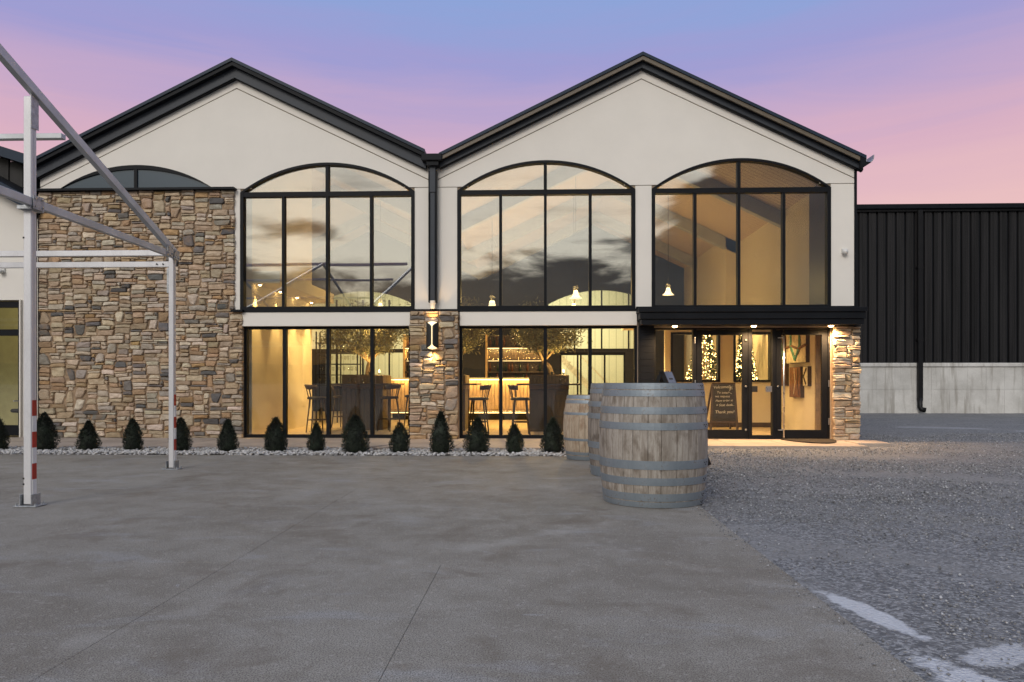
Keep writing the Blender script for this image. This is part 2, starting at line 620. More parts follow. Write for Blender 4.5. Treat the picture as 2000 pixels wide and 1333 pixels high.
def tag(o, label=None, cat=None, group=None, kind=None):
    for k_, v_ in (('label', label), ('category', cat), ('group', group), ('kind', kind)):
        if v_:
            o[k_] = v_
    return o


def kids(o):
    return [c_ for c_ in bpy.data.objects if c_.parent == o]


def copy_tree(o, tree, parent=None):
    c_ = o.copy()
    col.objects.link(c_)
    c_.parent = parent
    for ch in tree.get(o, ()):
        copy_tree(ch, tree, c_)
    return c_


def tree_of(root):
    d = {}
    for o in bpy.data.objects:
        if o.parent:
            d.setdefault(o.parent, []).append(o)
    return d


def flat_mesh(name, V, Fq, mat, parent=None, smooth=False):
    """numpy vertices (n,3) and faces (m,k) -> one object"""
    me = bpy.data.meshes.new(name)
    V = np.asarray(V, np.float32)
    Fq = np.asarray(Fq, np.int32)
    me.vertices.add(len(V))
    me.vertices.foreach_set('co', V.ravel())
    k_ = Fq.shape[1]
    me.loops.add(Fq.size)
    me.loops.foreach_set('vertex_index', Fq.ravel())
    me.polygons.add(len(Fq))
    me.polygons.foreach_set('loop_start', np.arange(0, Fq.size, k_, dtype=np.int32))
    me.update(calc_edges=True)
    me.materials.append(MATS[mat])
    if smooth:
        me.polygons.foreach_set('use_smooth', np.ones(len(Fq), bool))
    o = bpy.data.objects.new(name, me)
    col.objects.link(o)
    if parent:
        o.parent = parent
    return o


def light(name, kind, loc, energy, color, parent=None, size=.05, spot=None, blend=.6, rot=None, aim=None):
    d = bpy.data.lights.new(name, kind)
    d.energy = energy
    d.color = color
    if kind == 'AREA':
        d.shape = 'RECTANGLE'
        d.size, d.size_y = size
    else:
        d.shadow_soft_size = size
    if spot:
        d.spot_size = R(spot)
        d.spot_blend = blend
    o = bpy.data.objects.new(name, d)
    col.objects.link(o)
    o.location = loc
    if aim is not None:
        o.rotation_euler = Vector(aim).to_track_quat('-Z', 'Y').to_euler()
    if parent:
        o.parent = parent
    return o


ORD = 'first second third fourth fifth sixth seventh eighth ninth tenth eleventh twelfth thirteenth fourteenth fifteenth sixteenth seventeenth eighteenth nineteenth twentieth'.split()
WARM = (1.0, .655, .225)

# ================================================================ ground
rng = np.random.default_rng(7)
random.seed(7)

g = MB()
g.box(-700, 700, -700, 700, -.5, -.03)
tag(g.build('ground', 'gravel_ground'), 'grey crushed stone ground around the winery', 'ground', kind='structure')


def bumpy_sheet(name, x0, x1, y0, y1, step, z, amp, mat):
    xs = np.arange(x0, x1 + step / 2, step)
    ys = np.arange(y0, y1 + step / 2, step)
    V = []
    for yy in ys:
        for xx in xs:
            V.append((xx, yy, z + amp * noise.noise((xx * .8, yy * .8, 3.1)) + amp * .5 * noise.noise((xx * 3.1, yy * 3.1, 9.))))
    nx = len(xs)
    Fq = [(j * nx + i, j * nx + i + 1, (j + 1) * nx + i + 1, (j + 1) * nx + i) for j in range(len(ys) - 1) for i in range(nx - 1)]
    return flat_mesh(name, V, Fq, mat, smooth=True)


gr = bumpy_sheet('gravel_yard', 1.2, 26, -13.7, 13, .2, -.012, .016, 'gravel_ground')
tag(gr, 'blue grey crushed stone yard beside the plaza', 'yard', kind='structure')

# dark hills behind the camera (they show in the glass)
hv, hf = [], []
NH = 160
for i in range(NH + 1):
    a = R(175) + R(190) * i / NH
    rr = 320
    hh = 8.5 + 4.0 * noise.noise((i * .06, 1.3, 0)) + 2.0 * noise.noise((i * .31, 4.3, 0)) + .8 * noise.noise((i * 1.3, 2.2, 0))
    for r_, z_ in ((rr, -.4), (rr + 25, hh), (rr + 120, hh * .8), (rr + 190, -.4)):
        hv.append((r_ * math.cos(a), r_ * math.sin(a), z_))
    if i:
        for j in range(3):
            q = (i - 1) * 4 + j
            hf.append((q, q + 4, q + 5, q + 1))
tag(flat_mesh('hills', hv, hf, 'hill_dark'), 'low dark wooded hills beyond the yard', 'hills', kind='structure')

# plaza of broom-cut slabs with saw joints
plaza = empty('plaza')
tag(plaza, 'brown grey exposed aggregate concrete plaza in front of the winery', 'plaza', kind='structure')
jx = [-14.0, -8.2, -4.9, -1.86, -.585, 1.42]
jy = [-22.0, -16.2, -13.0, -9.42, -6.3, -2.95]
b0 = MB()
b0.box(-14, 1.405, -22, -2.96, -.25, -.03)
b0.build('slab_bed', 'mortar', plaza)
GAP = .0014

for j in range(len(jy) - 1):
    row = jx if j < 3 else ([x_ for x_ in jx if x_ != -.585] if j == 3 else [-14.0, -8.2, 1.42])
    for x0_, x1_ in zip(row[:-1], row[1:]):
        MB().box(x0_ + GAP, x1_ - GAP, jy[j] + GAP, jy[j + 1] - GAP, -.22, 0).build('slab', 'plaza_concrete', plaza)

# terrace along the facade: pale paving slabs
terrace = empty('terrace')
tag(terrace, 'pale tan paved terrace strip along the foot of the facade', 'terrace', kind='structure')
MB().box(-12.4, 1.3, -1.92, .1, -.2, .012).box(1.3, 5.40, -1.44, .1, -.2, .012).box(5.40, 5.86, -.96, .1, -.2, .012).build('bed', 'mortar', terrace)
xx = -12.4
while xx < 5.85:
    wdt = min(.92, 5.88 - xx)
    y1 = -1.93 if xx < 1.3 else -1.45
    if xx < 5.1:
        MB().box(xx + .004, min(xx + wdt - .004, 5.42), y1, -.98, -.1, .030 + random.uniform(-.002, .002)).build('paving_slab', 'terrace', terrace)
    MB().box(xx + .004, xx + wdt - .004, -.972, -.02, -.1, .030 + random.uniform(-.002, .002)).build('paving_slab', 'terrace', terrace)
    xx += .92
MB().box(5.44, 6.0, -.97, -.42, -.1, .045).build('paving_slab', 'terrace', terrace, bev=.006)
for a in ((-2.62, -1.93, .62, .13, 33), (-2.36, -2.06, .55, .12, 40), (1.05, -2.2, .5, .16, -20), (.55, -2.02, .42, .07, 8)):
    o = MB().box(-a[2] / 2, a[2] / 2, -a[3] / 2, a[3] / 2, 0, .05).build('stone_offcut', 'terrace', loc=(a[0], a[1], .018), bev=.006)
    o.rotation_euler = (R(4), R(-3), R(a[4]))
    side_word = {33: 'long tan stone offcut lying on pebbles before the lamp pier', 40: 'second tan stone offcut, nearer the plaza before the lamp pier',
                 -20: 'flat stone offcut on pebbles beside the small pale barrel', 8: 'thin dark stone strip at the terrace edge near the barrels'}[a[4]]
    tag(o, side_word, 'stone', 'loose stone offcuts in the pebble bed')

# pebble bed
OCT = np.array([(1, 0, 0), (-1, 0, 0), (0, 1, 0), (0, -1, 0), (0, 0, 1), (0, 0, -1)], float)
ph = (1 + 5 ** .5) / 2
ICO = np.array([(-1, ph, 0), (1, ph, 0), (-1, -ph, 0), (1, -ph, 0), (0, -1, ph), (0, 1, ph), (0, -1, -ph), (0, 1, -ph), (ph, 0, -1), (ph, 0, 1), (-ph, 0, -1), (-ph, 0, 1)], float)
ICO /= np.linalg.norm(ICO[0])
ICOF = np.array([(0, 11, 5), (0, 5, 1), (0, 1, 7), (0, 7, 10), (0, 10, 11), (1, 5, 9), (5, 11, 4), (11, 10, 2), (10, 7, 6), (7, 1, 8),
                 (3, 9, 4), (3, 4, 2), (3, 2, 6), (3, 6, 8), (3, 8, 9), (4, 9, 5), (2, 4, 11), (6, 2, 10), (8, 6, 7), (9, 8, 1)])
OCTF = np.array([(0, 2, 4), (2, 1, 4), (1, 3, 4), (3, 0, 4), (2, 0, 5), (1, 2, 5), (3, 1, 5), (0, 3, 5)])


def scatter(T, TF, pos, size, squash, jit):
    N_ = len(pos)
    V = np.repeat(T[None], N_, 0) * (1 + rng.normal(0, jit, (N_, len(T), 3)))
    V *= size[:, None, None] * rng.uniform(.7, 1.3, (N_, 1, 3)) * np.array([1, 1, squash])
    a = rng.uniform(0, 6.28, N_)
    ca, sa = np.cos(a)[:, None], np.sin(a)[:, None]
    tl = rng.normal(0, .35, N_)[:, None]
    x_, y_, z_ = V[..., 0], V[..., 1], V[..., 2]
    y_, z_ = y_ * np.cos(tl) - z_ * np.sin(tl), y_ * np.sin(tl) + z_ * np.cos(tl)
    V = np.stack([x_ * ca - y_ * sa, x_ * sa + y_ * ca, z_], -1) + pos[:, None, :]
    Fq = (TF[None] + (np.arange(N_) * len(T))[:, None, None]).reshape(-1, 3)
    return V.reshape(-1, 3), Fq


NP = 9500
px = rng.uniform(-12.2, 1.35, NP)
py = -1.98 - .96 * rng.beta(1.1, 1.0, NP)
pz = rng.uniform(-.01, .030, NP)
V, Fq = scatter(ICO, ICOF, np.stack([px, py, pz], 1), rng.uniform(.009, .029, NP), .65, .12)
tag(flat_mesh('pebbles', V, Fq, 'pebble'), 'strip of white pebbles between terrace and plaza', 'pebbles', kind='stuff')
MB().box(-12.4, 1.415, -2.945, -1.925, -.2, -.008).build('pebble_soil', 'soil', terrace)

# crushed stone lying in the yard: dense near the camera and the entrance
NG = 95000
d_ = 13.85 - 11.3 + (rng.uniform(0, 1, NG) ** 1.35) * 13.5
gy = d_ - 13.85
gx = 1.45 + rng.uniform(0, 1, NG) * np.minimum(11, .5 + d_ * .76)
keep = ~((gx < 5.95) & (gy > -1.5)) & ~((gx < 6.3) & (gy > -.7))
gx, gy = gx[keep], gy[keep]
# clumpy: worn wheel paths stay bare
den = np.array([noise.noise((a * .45, b_ * .9, 5.)) + .5 * noise.noise((a * 1.7, b_ * 1.7, 1.)) for a, b_ in zip(gx, gy)])
k_ = rng.uniform(0, 1, len(gx)) < np.clip(.60 + .9 * den - .42 * (gy < -8.0), .04, 1)
k_ &= ~((np.hypot((gx - 1.60) / .22, (gy + 10.22) / .55) < 1) | (np.hypot((gx - 1.72) / .42, (gy + 10.98) / .42) < 1) & (rng.uniform(0, 1, len(gx)) < .9))
gx, gy = gx[k_], gy[k_]
sz = rng.uniform(.0040, .0105, len(gx)) * (1 + .35 * (gy > -7))
gx = np.concatenate([gx, 1.42 - np.abs(rng.normal(0, .055, 1500)) + .01])
gy = np.concatenate([gy, rng.uniform(-12.5, -3.0, 1500)])
sz = np.concatenate([sz, rng.uniform(.003, .008, 1500)])
NS = len(gx)
V, Fq = scatter(OCT, OCTF, np.stack([gx, gy, rng.uniform(-.006, .008, len(gx))], 1), sz, .7, .18)
go = flat_mesh('gravel', V, Fq, 'gravel_stone')
gv = np.clip(rng.lognormal(-1.46, .34, NS), .035, .62)
gc = np.stack([gv * .99, gv, gv * 1.03, np.ones(NS)], 1).repeat(6, 0)
go.data.attributes.new('tint', 'FLOAT_COLOR', 'POINT').data.foreach_set('color', gc.astype(np.float32).ravel())
tag(go, 'loose blue grey gravel scattered over the yard', 'gravel', kind='stuff')

# ================================================================ the winery building
wb = empty('winery_building')
tag(wb, 'pale twin gabled winery with arched black windows and stone wall', 'building')

XL, XR = -9.50, 5.78        # facade ends
R1, R2 = -5.70, 1.90        # ridges
VAL = -1.965                # valley
SL = .483
ZP1, ZP2 = 6.84, 6.91       # top of plaster at the ridges
SPR, SILL = 4.66, 2.44
WINS = [(-5.63, -2.32, (-4.81, -3.975, -3.14)), (-1.52, 1.79, (-.71, .125, .96)), (2.09, 5.36, (2.89, 3.69, 4.51))]


def rake(x, r, zt):
    return zt - SL * abs(x - r)


def arch(x0, x1, zs, sag, zb=None, nseg=28, inset=0.):
    """outline of an arched opening, counter-clockwise from bottom left; without zb the springing line closes it"""
    x0 += inset
    x1 -= inset
    h = (x1 - x0) / 2
    sag -= inset * .8
    rad = (h * h + sag * sag) / (2 * sag)
    cx, cz = (x0 + x1) / 2, zs + sag - rad
    a0 = math.asin(h / rad)
    pts = []
    if zb is not None:
        pts += [(x0, zb + inset), (x1, zb + inset)]
    for i in range(nseg + 1):
        t = a0 - 2 * a0 * i / nseg
        pts.append((cx + rad * math.sin(t), cz + rad * math.cos(t)))
    return pts


# backing wall with all openings
low_open = [(-5.58, -2.39), (-1.48, 1.83)]
holes = [arch(a, b_, SPR, .55, SILL) for a, b_, _ in WINS]
holes += [[(a, .03), (b_, .03), (b_, 2.13), (a, 2.13)] for a, b_ in low_open]
holes += [[(2.13, .03), (5.36, .03), (5.36, 2.09), (2.13, 2.09)]]
outer = [(XL, -.1), (XR, -.1), (XR, rake(XR, R2, ZP2)), (R2, ZP2), (VAL, rake(VAL, R2, ZP2)), (R1, ZP1), (XL, rake(XL, R1, ZP1))]
MB().prism(outer, .0, .26, holes).build('wall', 'stucco_back', wb)

# stucco panels, split by the control joints
J = .006
BAND = .20
JZ = 4.735


def rake_band(r, zt, x0, x1):
    p = [(x0, rake(x0, r, zt) - BAND), (r, zt - BAND), (x1, rake(x1, r, zt) - BAND), (x1, rake(x1, r, zt)), (r, zt), (x0, rake(x0, r, zt))]
    MB().prism(p, -.022, .01).build('stucco_band', 'stucco', wb)


rake_band(R1, ZP1, XL, VAL - J / 2)
rake_band(R2, ZP2, VAL + J / 2, XR)


def field(r, zt, x0, x1, wins, zb):
    """gable field above the springing joint, notched by the arches"""
    def lo(x):
        return rake(x, r, zt) - BAND - .020
    p = [(x0, zb)]
    for a, b_, z_, sag in wins:
        ar = arch(a, b_, z_, sag)
        ar = [q for q in ar[::-1] if q[1] > zb + .004]
        # ends where the arch meets the joint
        p += [(ar[0][0] - .004, zb)] + ar + [(ar[-1][0] + .004, zb)]
    p += [(x1, zb), (x1, lo(x1)), (r, lo(r)), (x0, lo(x0))]
    MB().prism(p, -.022, .01).build('stucco_field', 'stucco', wb)


field(R1, ZP1, XL, VAL - J / 2, [(-9.20, -6.08, 4.70, .50), (-5.63, -2.32, SPR, .55)], JZ)
field(R2, ZP2, VAL + J / 2, XR, [(-1.52, 1.79, SPR, .55), (2.09, 5.36, SPR, .55)], JZ)
for a, b_, z0 in ((-5.80, -5.63, 2.40), (-2.32, VAL - J / 2, 2.45), (VAL + J / 2, -1.52, 2.45), (1.79, 2.09, 2.45), (5.36, XR, 2.45)):
    MB().box(a, b_, -.022, .01, z0, JZ - .013).build('stucco_pier', 'stucco', wb)
for a, b_ in ((-5.62, -2.40), (-1.47, 1.815)):
    MB().box(a, b_, -.06, .01, 2.135, 2.395).build('lintel_band', 'stucco', wb, bev=.004)
MB().box(-5.80, 1.83, -.075, .0, 2.40, 2.44).build('sill_flashing', 'trim_black', wb)
MB().box(XR, XR + .05, -.03, .3, 0.0, rake(XR, R2, ZP2)).build('corner_trim', 'trim_black', wb)

# rakes, fascias and roof planes
def gable_roof(r, zr, x0, x1, fas, label):
    """zr: height of the roof line at the ridge; fas: depth of the lower fascia"""
    def band(dt, db, y0, y1, name, mat, a=x0, b_=x1):
        p = [(a, rake(a, r, zr) + db), (r, zr + db), (b_, rake(b_, r, zr) + db), (b_, rake(b_, r, zr) + dt), (r, zr + dt), (a, rake(a, r, zr) + dt)]
        MB().prism(p, y0, y1).build(name, mat, wb)
    band(0.0, -.060, -.26, -.20, 'roof_edge', 'roof_metal')
    band(-.062, -.135, -.235, -.20, 'upper_fascia', 'soffit' if label else 'trim_black')
    band(-.115, -.135, -.199, -.095, 'soffit', 'trim_black')
    band(-.137, -.137 - fas, -.13, -.03, 'lower_fascia', 'fascia_grey')
    band(-.138 - fas, -.150 - fas, -.10, -.0225, 'fascia_drip', 'trim_black')
    band(-.012, -.09, -.199, 14.3, 'roof', 'roof_metal')


gable_roof(R1, 7.115, -9.56, VAL - .13, .185, False)
gable_roof(R2, 7.105, VAL + .13, 5.90, .100, True)
# valley gutter box and its downpipe
MB().box(VAL - .19, VAL + .19, -.28, 14, 5.16, 5.285).build('valley_gutter', 'trim_black', wb, bev=.01)
MB().box(VAL - .10, VAL + .12, -.24, -.03, 5.08, 5.16).build('gutter_outlet', 'trim_black', wb)
dp = MB().box(VAL - .055, VAL + .055, -.17, -.06, 4.60, 5.08).box(VAL - .046, VAL + .046, -.155, -.06, 2.56, 4.60).build('downpipe', 'fascia_grey', wb, bev=.006)
MB().box(VAL - .075, VAL - .056, -.175, -.03, 2.56, 5.0).box(VAL + .056, VAL + .075, -.175, -.03, 2.56, 5.0).build('downpipe_strap', 'trim_black', dp)
MB().lathe([(0, 0), (.052, 0), (.052, .09), (.062, .09), (.062, .15), (0, .15)], 16, (VAL, -.11, 2.445)).build('pipe_boot', 'pvc_white', dp)
# eave gutter, seen end on
gp = [(5.90, 5.180), (5.90, 5.040), (5.93, 5.005), (6.02, 5.070), (6.045, 5.120), (6.05, 5.185), (6.035, 5.185), (6.03, 5.125), (6.01, 5.085), (5.935, 5.025), (5.915, 5.050), (5.915, 5.180)]
MB().prism(gp, -.24, 14).build('eave_gutter', 'galvanised', wb)
MB().prism([(5.80, 5.160), (5.80, 4.960), (5.83, 4.940), (6.0, 5.050), (5.90, 5.060), (5.90, 5.180)], -.25, -.19).build('eave_return', 'trim_black', wb)

# arched windows
def arched_window(x0, x1, mull, gm):
    fr = MB().prism(arch(x0, x1, SPR, .55, SILL), -.04, .10, [arch(x0, x1, SPR, .55, SILL, inset=.065)]).build('window', 'frame_black', wb, bev=.003)
    MB().box(x0 + .064, x1 - .064, -.035, .09, 4.575, 4.665).build('transom', 'frame_black', fr)
    cx = mull[1]
    for i, mx in enumerate(mull):
        MB().box(mx - .026, mx + .026, -.030, .085, SILL + .064, 4.576).build('mullion', 'frame_black', fr)
    MB().box(cx - .03, cx + .03, -.030, .085, 4.664, SPR + .49).build('mullion', 'frame_black', fr)
    xs = [x0 + .06, *mull, x1 - .06]
    for a, b_ in zip(xs[:-1], xs[1:]):
        o = MB().box(-(b_ - a) / 2, (b_ - a) / 2, -.006, .006, SILL + .06, 4.58).build('pane', gm, fr, loc=((a + b_) / 2, .035, 0))
        o.rotation_euler = (R(random.uniform(-.05, .05)), 0, R(random.uniform(-.10, .10)))
    ar = arch(x0, x1, SPR, .55, inset=.062)
    zt = 4.66
    lft = [(x, z) for x, z in ar if x <= cx and z > zt]
    rgt = [(x, z) for x, z in ar if x >= cx and z > zt]
    for pts in (lft, rgt):
        xa, xb = min(p[0] for p in pts), max(p[0] for p in pts)
        poly = ([(xa - .03, zt), (cx, zt)] if pts is lft else [(cx, zt), (xb + .03, zt)]) + ([(cx, max(p[1] for p in pts))] if pts is lft else []) + pts + ([(cx, max(p[1] for p in pts))] if pts is rgt else [])
        MB().prism(poly, .029, .041).build('pane', gm, fr)


for a, b_, mu in WINS:
    arched_window(a, b_, mu, 'glass_high')
# blind arch over the stone wall: frosted
fr = MB().prism(arch(-9.20, -6.08, 4.70, .50), -.04, .02, [arch(-9.20, -6.08, 4.77, .43, inset=.10)]).build('window', 'frame_black', wb)
MB().box(-7.67, -7.61, -.038, .0, 4.76, 5.13).build('mullion', 'frame_black', fr)
ar = arch(-9.20, -6.08, 4.77, .43, inset=.10)
for pts in ([p for p in ar if p[0] >= -7.64] + [(-7.64, 4.77)], [p for p in ar if p[0] <= -7.64] + [(-7.64, 4.77)]):
    MB().prism(pts, -.012, -.002).build('pane', 'glass_frosted', fr)

# storefront windows below
def store_window(x0, x1, mull):
    fr = MB().prism([(x0, .03), (x1, .03), (x1, 2.13), (x0, 2.13)], .03, .15, [[(x0 + .05, .09), (x1 - .05, .09), (x1 - .05, 2.085), (x0 + .05, 2.085)]]).build('window', 'frame_black', wb, bev=.003)
    for mx in mull:
        MB().box(mx - .032, mx + .032, .035, .145, .089, 2.086).build('mullion', 'frame_black', fr)
    xs = [x0 + .045, *mull, x1 - .045]
    for a, b_ in zip(xs[:-1], xs[1:]):
        o = MB().box(-(b_ - a) / 2, (b_ - a) / 2, -.006, .006, .085, 2.09).build('pane', 'glass_low', fr, loc=((a + b_) / 2, .09, 0))
        o.rotation_euler = (0, 0, R(random.uniform(-.08, .08)))


store_window(-5.58, -2.39, (-4.81, -3.975, -3.14))
store_window(-1.48, 1.83, (-.71, .125, .96))

# ---------------------------------------------------------------- rubble stonework
PAL = [((.54, .445, .335), 28), ((.48, .375, .265), 22), ((.62, .545, .445), 20), ((.44, .31, .19), 11), ((.41, .37, .32), 11), ((.135, .132, .135), 6),
       ((.20, .19, .18), 6), ((.44, .29, .15), 3)]
PALC = [c_ for c_, w_ in PAL for _ in range(w_)]


def pack(wd, ht, u, v, big, seed):
    rd = random.Random(seed)
    nx, ny = max(1, round(wd / u)), max(1, round(ht / v))
    g_ = [[0] * nx for _ in range(ny)]
    out = []
    for j in range(ny):
        i = 0
        while i < nx:
            if g_[j][i]:
                i += 1
                continue
            run = 0
            while i + run < nx and not g_[j][i + run] and run < 11:
                run += 1
            t = rd.random()
            if t < big:
                h_, w_ = rd.choice((5, 6)), rd.randint(5, 7)
            elif t < .24:
                h_, w_ = 1, rd.randint(5, 9)
            elif t < .78:
                h_, w_ = 2, rd.randint(5, 9)
            else:
                h_, w_ = 3, rd.randint(6, 9)
            w_ = min(w_, run)
            if run - w_ in (1,):
                w_ = run if run <= 8 else w_ - 1
            if w_ <= 2:
                h_ = min(h_, 2 if w_ == 2 else 1)
            h_ = min(h_, ny - j)
            while h_ > 1 and any(g_[j + b_][i + a] for a in range(w_) for b_ in range(h_)):
                h_ -= 1
            for a in range(w_):
                for b_ in range(h_):
                    g_[j + b_][i + a] = 1
            out.append((i * wd / nx, j * ht / ny, w_ * wd / nx, h_ * ht / ny))
            i += w_
    return out


def stone_mesh(x, z, w_, h_, rd, depth, wob, gap):
    """one hand-cut stone in local facade coordinates (front towards -Y)"""
    x0, x1, z0, z1 = x + gap, x + w_ - gap, z + gap, z + h_ - gap
    cm = min(w_, h_)
    def cc():
        return rd.uniform(.03, .24) * cm
    a, b_, c_, d_ = cc(), cc(), cc(), cc()
    sl, sr = rd.uniform(-.30, .30) * cm, rd.uniform(-.30, .30) * cm
    tl, tr = rd.uniform(-.06, .10) * cm, rd.uniform(-.06, .10) * cm
    def jx_():
        return rd.uniform(-.07, .03) * cm
    pts = [(x0 + a - min(0, sl), z0 + tl * .6), ((x0 + x1) / 2 + rd.uniform(-.2, .2) * w_, z0 + rd.uniform(-.02, .05) * cm), (x1 - b_ + min(0, sr), z0 + tr * .6), (x1 + jx_() + min(0, sr), z0 + b_),
           (x1 + jx_() - max(0, sr), z1 - c_), (x1 - c_ - max(0, sr), z1 - tr), ((x0 + x1) / 2 + rd.uniform(-.2, .2) * w_, z1 - rd.uniform(-.02, .06) * cm), (x0 + d_ + max(0, sl), z1 - tl), (x0 - jx_() + max(0, sl), z1 - d_), (x0 - jx_() - min(0, sl), z0 + a)]
    q = []
    for u_, v_ in pts:
        q.append((u_ + wob * .7 * noise.noise((u_ * 5, v_ * 5, 11.)), v_ + wob * noise.noise((u_ * 3.2, v_ * 4, 3.))))
    cx, cz = sum(p[0] for p in q) / 10, sum(p[1] for p in q) / 10
    tx, tz = rd.uniform(-.10, .10), rd.uniform(-.14, .14)
    ins = min(.007 + .05 * cm, .30 * cm)
    V = [(u_, .03, v_) for u_, v_ in q]
    for u_, v_ in q:
        V.append((u_, -depth + .018 + tx * (u_ - cx) + tz * (v_ - cz), v_))
    for u_, v_ in q:
        du, dv = cx - u_, cz - v_
        l = math.hypot(du, dv) or 1
        k = min(ins / l, .6)
        V.append((u_ + du * k, -depth + tx * (u_ - cx) + tz * (v_ - cz) + rd.uniform(-.004, .004), v_ + dv * k))
    V.append((cx + rd.uniform(-.1, .1) * w_, -depth - rd.uniform(0, .012), cz))
    Fq = []
    for i in range(10):
        j = (i + 1) % 10
        Fq.append((i, j, 10 + j, 10 + i))
        Fq.append((10 + i, 10 + j, 20 + j, 20 + i))
        Fq.append((20 + i, 20 + j, 30))
    return V, Fq


def stonework(parent, x0, z0, wd, ht, yf, u, v, big, seed, nmax=300, name='stone', maxdepth=.075):
    rd = random.Random(seed)
    rects = pack(wd, ht, u, v, big, seed)
    rects.sort(key=lambda r_: -r_[2] * r_[3])
    rest = MB()
    rest_t = []
    def tint():
        c_ = rd.choice(PALC)
        k = rd.uniform(.74, 1.12)
        return tuple(min(1, c2 * k * rd.uniform(.96, 1.04)) for c2 in c_)
    def paint(me, cols):
        at_ = me.attributes.new('tint', 'FLOAT_COLOR', 'POINT')
        at_.data.foreach_set('color', np.asarray(cols, np.float32).ravel())
    for k, (a, b_, w_, h_) in enumerate(rects):
        V, Fq = stone_mesh(x0 + a, z0 + b_, w_, h_, rd, rd.uniform(.020, maxdepth * .62), .020, .0034)
        V = [(p[0], p[1] + yf, p[2]) for p in V]
        tt = (*tint(), 1)
        if k < nmax:
            me = bpy.data.meshes.new(name)
            me.from_pydata(V, [], Fq)
            me.materials.append(MATS['stone'])
            paint(me, [tt] * len(V))
            o = bpy.data.objects.new(name, me)
            col.objects.link(o)
            o.parent = parent
        else:
            o_ = len(rest.v)
            rest.v += V
            rest.f += [tuple(i + o_ for i in f_) for f_ in Fq]
            rest_t += [tt] * len(V)
    if rest.v:
        o = rest.build('small_stones', 'stone', parent)
        paint(o.data, rest_t)
        o['kind'] = 'stuff'


sw = MB().prism([(-9.47, 0), (-5.585, 0), (-5.585, 2.40), (-5.745, 2.40), (-5.745, 4.69), (-9.47, 4.69)], -.055, .02).build('stone_wall', 'mortar', wb)
stonework(sw, -9.50, 2.42, 3.78, 2.28, -.052, .038, .037, .030, 3, 150)
stonework(sw, -9.50, .025, 3.94, 2.385, -.052, .038, .037, .035, 5, 150)
MB().box(-9.53, -5.70, -.165, .0, 4.698, 4.738).build('wall_cap', 'trim_black', wb)
MB().box(-5.76, -5.54, -.16, -.02, 2.405, 2.44).build('wall_cap', 'trim_black', wb)
pw = MB().box(-2.375, -1.50, -.14, .1, 0, 2.40).build('stone_pier', 'mortar', wb)
stonework(pw, -2.40, .025, .92, 2.37, -.138, .037, .038, .04, 11, 300)
pr = MB().box(5.375, 5.82, -.14, .1, 0, 2.09).build('stone_pier', 'mortar', wb)
stonework(pr, 5.355, .03, .49, 2.06, -.138, .040, .038, .0, 17, 300)
for sx, x_ in ((1, 5.82), (-1, -2.375), (1, -1.50)):          # stones returning round the pier sides
    MB().box(x_ - .012, x_ + .012, -.13, .05, .02, 2.05).build('pier_return', 'mortar', wb)

# ---------------------------------------------------------------- entrance
MB().box(1.80, 5.845, -.46, -.005, 2.34, 2.42).build('canopy_top', 'trim_black', wb, bev=.006)
MB().box(1.825, 5.82, -.43, -.005, 2.22, 2.338).build('canopy_fascia', 'trim_black', wb, bev=.004)
MB().box(1.85, 5.80, -.40, -.005, 2.115, 2.218).build('canopy_fascia', 'trim_black', wb, bev=.004)
MB().box(1.80, 5.775, -.10, .0, 2.423, 2.475).build('canopy_flashing', 'trim_black', wb)
for i in range(17):
    z_ = .03 + i * .1228
    MB().prism([(1.87, z_), (2.128, z_), (2.128, z_ + .119), (1.87, z_ + .119)], -.065 - .012, .0).build('siding_board', 'trim_black', wb)
MB().box(1.845, 1.868, -.10, .0, .03, 2.11).build('siding_trim', 'trim_black', wb)

ent = MB().prism([(2.13, .03), (5.36, .03), (5.36, 2.10), (2.13, 2.10)], .02, .14,
                 [[(2.17, .12), (2.86, .12), (2.86, 2.055), (2.17, 2.055)], [(2.92, .04), (3.875, .04), (3.875, 2.055), (2.92, 2.055)],
                  [(3.945, .10), (4.315, .10), (4.315, 2.055), (3.945, 2.055)], [(4.375, .04), (5.325, .04), (5.325, 2.055), (4.375, 2.055)]]).build('entrance_frame', 'frame_black', wb, bev=.003)
MB().box(2.17, 2.86, .07, .082, .12, 2.055).build('pane', 'glass_clear', ent)
MB().box(3.945, 4.315, .07, .082, .10, 2.055).build('pane', 'glass_clear', ent)


def door(x0, x1):
    d = MB().prism([(x0, .045), (x1, .045), (x1, 2.05), (x0, 2.05)], .03, .085, [[(x0 + .105, .20), (x1 - .105, .20), (x1 - .105, 1.955), (x0 + .105, 1.955)]]).build('door', 'frame_black', wb, bev=.003)
    MB().box(x0 + .10, x1 - .10, .052, .064, .195, 1.96).build('pane', 'glass_clear', d)
    return d


